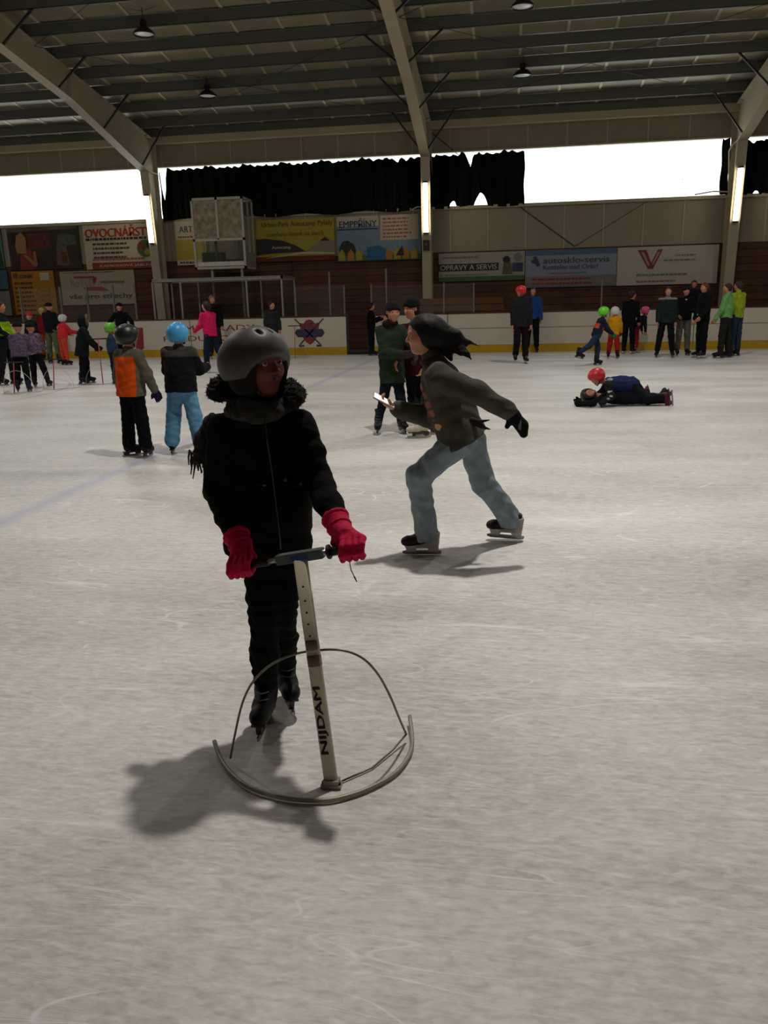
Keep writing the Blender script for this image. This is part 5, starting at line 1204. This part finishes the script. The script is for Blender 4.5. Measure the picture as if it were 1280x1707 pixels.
# hands inside the gloves
hL = Vector(onY(590, 913, tt[1]-.02)); hR = Vector(onY(404, 942, tt[1]+.03))
g0w = A(J['w0']); g1w = A(J['w1'])
bar_d = nrm(A(hL)-A(hR))
def grip_hand(S, wr, bar_c, out, fat, thumb, k=.005):
    """hand from the wrist over a bar: back of the hand above, fingers wrapped down the far side and curled under"""
    wr = A(wr); bc = A(bar_c); kn = bc+V3(0, -.012, .030)+out*.0
    S.cap(wr, lerp(wr, kn, .45), .024*fat, .029*fat, .012)
    for u in (-.033, -.011, .011, .033):
        ku = kn+bar_d*u; S.cap(lerp(wr, ku, .3), lerp(wr, ku, .8), .019*fat, .0125*fat, .01); S.cap(lerp(wr, ku, .7), ku, .0125*fat, .0125*fat, k)
        p = [ku, ku+V3(0, -.026, -.012), ku+V3(0, -.034, -.036), ku+V3(0, -.018, -.056), ku+V3(0, .002, -.058)]
        S.chain(p, [.0118*fat, .0112*fat, .0108*fat, .0104*fat, .0098*fat], k)
    t0 = lerp(wr, kn, .55)+bar_d*thumb*.026; S.chain([t0, t0+bar_d*thumb*.018+V3(0, .004, -.022), bc+bar_d*thumb*.030+V3(0, .012, -.022), bc+bar_d*thumb*.020+V3(0, -.004, -.030)], [.016*fat, .014*fat, .0125*fat, .011*fat], k)
for w_, c_, th in ((g0w, hL, -1), (g1w, hR, 1)): grip_hand(B, w_, A(c_), 0, .78, th)
P_.append(B.build('body', .0055, skin((112, 48, 30)), T))
eyes(T, hc, fr, hh, (.3, .12), (22, 12, 8), g_r=.05)
for c in T.children:
    if c.name.startswith('eye'): c.location = Vector(c.location)-B0_
PINK = mat((204, 22, 72), rough=.8, bump=.35, bscale=70, var=.14, vscale=18, spec=.2)
for w_, c_, th, e_ in ((g0w, hL, -1, J['e0']), (g1w, hR, 1, J['e1'])):
    S = SDF(); grip_hand(S, w_, A(c_), 0, 1.02, th, .002)
    d_ = nrm(w_-e_); S.cap(w_-d_*.040, w_+d_*.012, .043, .038, .012); S.wrinkle(.001, 120, 2)
    gl_ = S.build('glove', .0035, PINK, T); P_.append(gl_)
    n = 16; x_ = nrm(np.cross(d_, UP)); y_ = np.cross(d_, x_)
    S = SDF(); S.chain([w_-d_*.004+(x_*cos(2*pi*k/n)+y_*sin(2*pi*k/n))*.037 for k in range(n+1)], [.0065]*(n+1), .004); S.chain([w_-d_*.044+(x_*cos(2*pi*k/n)+y_*sin(2*pi*k/n))*.040 for k in range(n+1)], [.008]*(n+1), .004)
    cf = S.build('cuff_band', .004, PINK, gl_)
# trousers
S = SDF(); S.cap(pel+up*.06, pel, .085, .088, .05)
for i in (0, 1):
    S.cap(lerp(pel, J['h%d' % i], .8)+up*.04, J['h%d' % i], .07, .072, .05); a, k_ = J['a%d' % i], J['k%d' % i]
    S.chain([J['h%d' % i], lerp(J['h%d' % i], k_, .5), k_, lerp(k_, a, .45), lerp(k_, a, .84)], [.074, .064, .052, .050, .046], .02)
    for q, rr in ((.40, .052), (.50, .050), (.60, .049), (.70, .046), (-.12, .056), (-.3, .060)):   # gathered folds
        c_ = lerp(k_, a, q) if q > 0 else lerp(k_, J['h%d' % i], -q); S.ell(c_, (rr+.003, rr+.003, .014), None, .012)
S.wrinkle(.0045, 70, 3); P_.append(S.build('trousers', .0065, BLK2, T))
# coat
S = SDF(); hem = at(458, 922, Y4)
hemL, hemR = at(498, 915, Y4+.02), at(392, 915, Y4)
S.cap(hem-up*.03, belly, .100, .100, .05).cap(belly, chest, .100, .098, .05)
S.cap(at(488, 925, Y4)-up*.03, at(482, 745, Y4), .068, .066, .05).cap(at(402, 925, Y4)-up*.03, at(392, 745, Y4), .062, .072, .05)
S.cap(at(478, 850, Y4-.03), at(410, 850, Y4-.03), .075, .08, .05)
S.cut(hem, -up)
for i in (0, 1):
    S_ = J['s%d' % i]; S.cap(lerp(nk, S_, .25)-up*.012, S_, .052, .050, .05)
    S.chain([S_, lerp(S_, J['e%d' % i], .5), J['e%d' % i], lerp(J['e%d' % i], J['w%d' % i], .5), lerp(J['w%d' % i], J['e%d' % i], .20)], [.054, .053, .049, .046, .038], .02)
S.cap(nk-up*.02, nk+up*.02, .070, .06, .03)
S.wrinkle(.004, 42, 1).wrinkle(.0015, 130, 6)
P_.append(S.build('coat', .006, BLK, T))
fy = lambda x, y, dy: at(x, y, Y4-.115+dy)
m_ = MB(); m_.tube([fy(440, 692, -.008), fy(446, 740, -.008), fy(454, 790, -.004), fy(461, 850, -.006), fy(467, 900, -.004), fy(468, 916, -.004)], .0028, 6); P_.append(m_.build('zip', mat((60, 58, 52), rough=.4, metal=.5), T, True))
for i, (x, y) in enumerate(((441, 808), (476, 800), (502, 806))):
    S = SDF(); S.ell(at(x, y, Y4-.10-.012*(i < 2)), (.007, .010, .007)); P_.append(S.build('snap_button', .003, mat((80, 80, 80), rough=.3, metal=.6), T))
for x0, x1 in ((398, 436), (474, 506)):
    S = SDF(); S.cap(at(x0, 812, Y4-.092), at(x1, 806, Y4-.096), .012, .012, .01); P_.append(S.build('pocket_flap', .005, BLK, T))
# scarf, wound, with a fringed end over the shoulder
SCF = mat((48, 46, 45), rough=.95, bump=.6, bscale=110, var=.35, vscale=40)
S = SDF(); n = 20
for k_, (rx, ry, dz, rr) in enumerate(((.100, .080, .006, .017), (.112, .090, -.010, .016), (.092, .074, .020, .015))):
    S.chain([nk+up*(dz+.012*sin(3*2*pi*k/n+k_))+lt*rx*cos(2*pi*k/n)+ft*(ry*sin(2*pi*k/n)) for k in range(n+1)], [rr]*(n+1), .008)
S.ell(nk+ft*.07+up*.0, (.10, .035, .034), None, .02)
S.wrinkle(.003, 95, 4); scf = S.build('scarf', .0055, SCF, T); P_.append(scf)
S = SDF(); S.chain([at(352, 700, Y4+.06), at(338, 735, Y4+.05), at(330, 765, Y4+.04)], [.024, .030, .022], .02); S.wrinkle(.004, 90, 2); P_.append(S.build('scarf_end', .006, SCF, T))
m_ = MB(); rn = random.Random(4)
for k in range(16):
    x = 316+k*1.9; y0 = 752+rn.uniform(-6, 10); y1 = y0+rn.uniform(24, 40)
    m_.tube([at(x, y0, Y4+.03+rn.uniform(-.02, .03)), at(x+rn.uniform(-3, 4), (y0+y1)/2, Y4+.03), at(x+rn.uniform(-2, 8), y1, Y4+.03)], [.004, .0035, .002], 5)
P_.append(props(m_.build('fringe', SCF, T, True), kind='stuff'))
# hood behind the neck and its fur edge
S = SDF(); S.cap(nk-ft*.085+up*.02, nk-ft*.10+up*.055, .09, .07, .05); S.cap(nk-ft*.05+lt*.07+up*.01, nk-ft*.05-lt*.07+up*.01, .055, .055, .05); P_.append(S.build('hood', .007, BLK, T))
S = SDF(); fp = [at(358, 655, Y4-.02), at(368, 648, Y4+.02), at(387, 646, Y4+.09), at(425, 645, Y4+.13), at(462, 648, Y4+.10), at(482, 650, Y4+.04), at(491, 658, Y4-.01), at(491, 667, Y4-.04)]
S.chain(fp, [.026, .040, .044, .042, .040, .034, .034, .024], .02); S.wrinkle(.007, 160, 2)
fur = S.build('fur_trim', .006, mat((24, 21, 18), rough=.95, bump=.9, bscale=140, var=.5, vscale=60), T); P_.append(fur)
m_ = MB(); rn = random.Random(5); nv = len(fur.data.vertices)
for k in range(900):
    v = fur.data.vertices[rn.randrange(nv)]; p = v.co.copy(); nn = v.normal; t_ = (nn+Vector((rn.uniform(-.6, .6), rn.uniform(-.6, .6), rn.uniform(-.6, .4)))).normalized(); L_ = rn.uniform(.005, .013)
    a_ = t_.orthogonal().normalized()*.0016; b_ = len(m_.v); m_.v += [tuple(p+a_), tuple(p-a_*.5+t_.cross(a_)), tuple(p-a_*.5-t_.cross(a_)), tuple(p+t_*L_)]; m_.f += [(b_, b_+1, b_+3), (b_+1, b_+2, b_+3), (b_+2, b_, b_+3)]
tf = m_.build('fur_tufts', mat((38, 29, 22), rough=.9, var=.5), fur); props(tf, kind='stuff')
# helmet
def HP(x, y, z): return hc+(fr[0]*x+fr[1]*y+fr[2]*z)*hh
S = SDF(); S.ell(HP(0, -.04, .19), A((.475, .49, .415))*hh, fr, .02)
for s_ in (-1, 1): S.ell(HP(s_*.33, -.10, -.02), A((.15, .29, .28))*hh, fr, .08)
S.ell(HP(0, -.22, -.02), A((.40, .28, .28))*hh, fr, .08)
S.sub(HP(0, .68, -.24), A((.60, .60, .38))*hh, fr, .02); S.cut(HP(0, -.2, -.22), nrm(-fr[2]+fr[1]*.12))
for x, y, z in ((.12, .24, .55), (-.12, .24, .55), (.17, -.10, .61), (-.17, -.10, .61)): S.sub(HP(x, y, z), A((.035, .10, .09))*hh, fr, .006)
hel = S.build('helmet', .0048, mat((66, 64, 58), rough=.5, var=.08, vscale=8, spec=.5), T); P_.append(hel)
S = SDF(); S.ell(HP(0, -.02, .12), A((.44, .50, .38))*hh, fr, .02)
for s_ in (-1, 1): S.ell(HP(s_*.335, .0, -.16), A((.11, .24, .26))*hh, fr, .05); S.cap(HP(s_*.31, .02, -.32), HP(s_*.24, .10, -.40), .05*hh, .03*hh, .04)
S.ell(HP(0, -.2, -.25), A((.36, .28, .26))*hh, fr, .06)
S.sub(HP(0, .62, -.14), A((.35, .52, .40))*hh, fr, .02); P_.append(S.build('helmet_liner', .0055, mat((12, 12, 12), rough=.9), T))
S = SDF(); S.chain([HP(.30, .06, -.25), HP(.20, .18, -.42), HP(0, .235, -.49), HP(-.20, .18, -.42), HP(-.30, .06, -.25)], [.022*hh]*5, .01); P_.append(S.build('chin_strap', .004, DARKSTEEL, T))
S = SDF(); S.chain([HP(-.07, .335, -.245), HP(0, .362, -.238), HP(.07, .335, -.245)], [.020*hh, .032*hh, .020*hh], .004); P_.append(S.build('lips', .0026, mat((96, 38, 34), rough=.45), T))
for s_ in (-1, 1):
    S = SDF(); S.cap(HP(s_*.085, .37, .105), HP(s_*.215, .335, .10), .014*hh, .010*hh, .004); P_.append(S.build('eyebrow', .0028, mat((16, 10, 8), rough=.9), T))
for p_ in P_: p_.location = Vector(p_.location)-B0_
for i in (0, 1): skate(T, J['a%d' % i]-A(B0_), J['t%d' % i], J['u%d' % i], .86, 'hockey', (14, 14, 15), (30, 30, 32), (128, 128, 126))
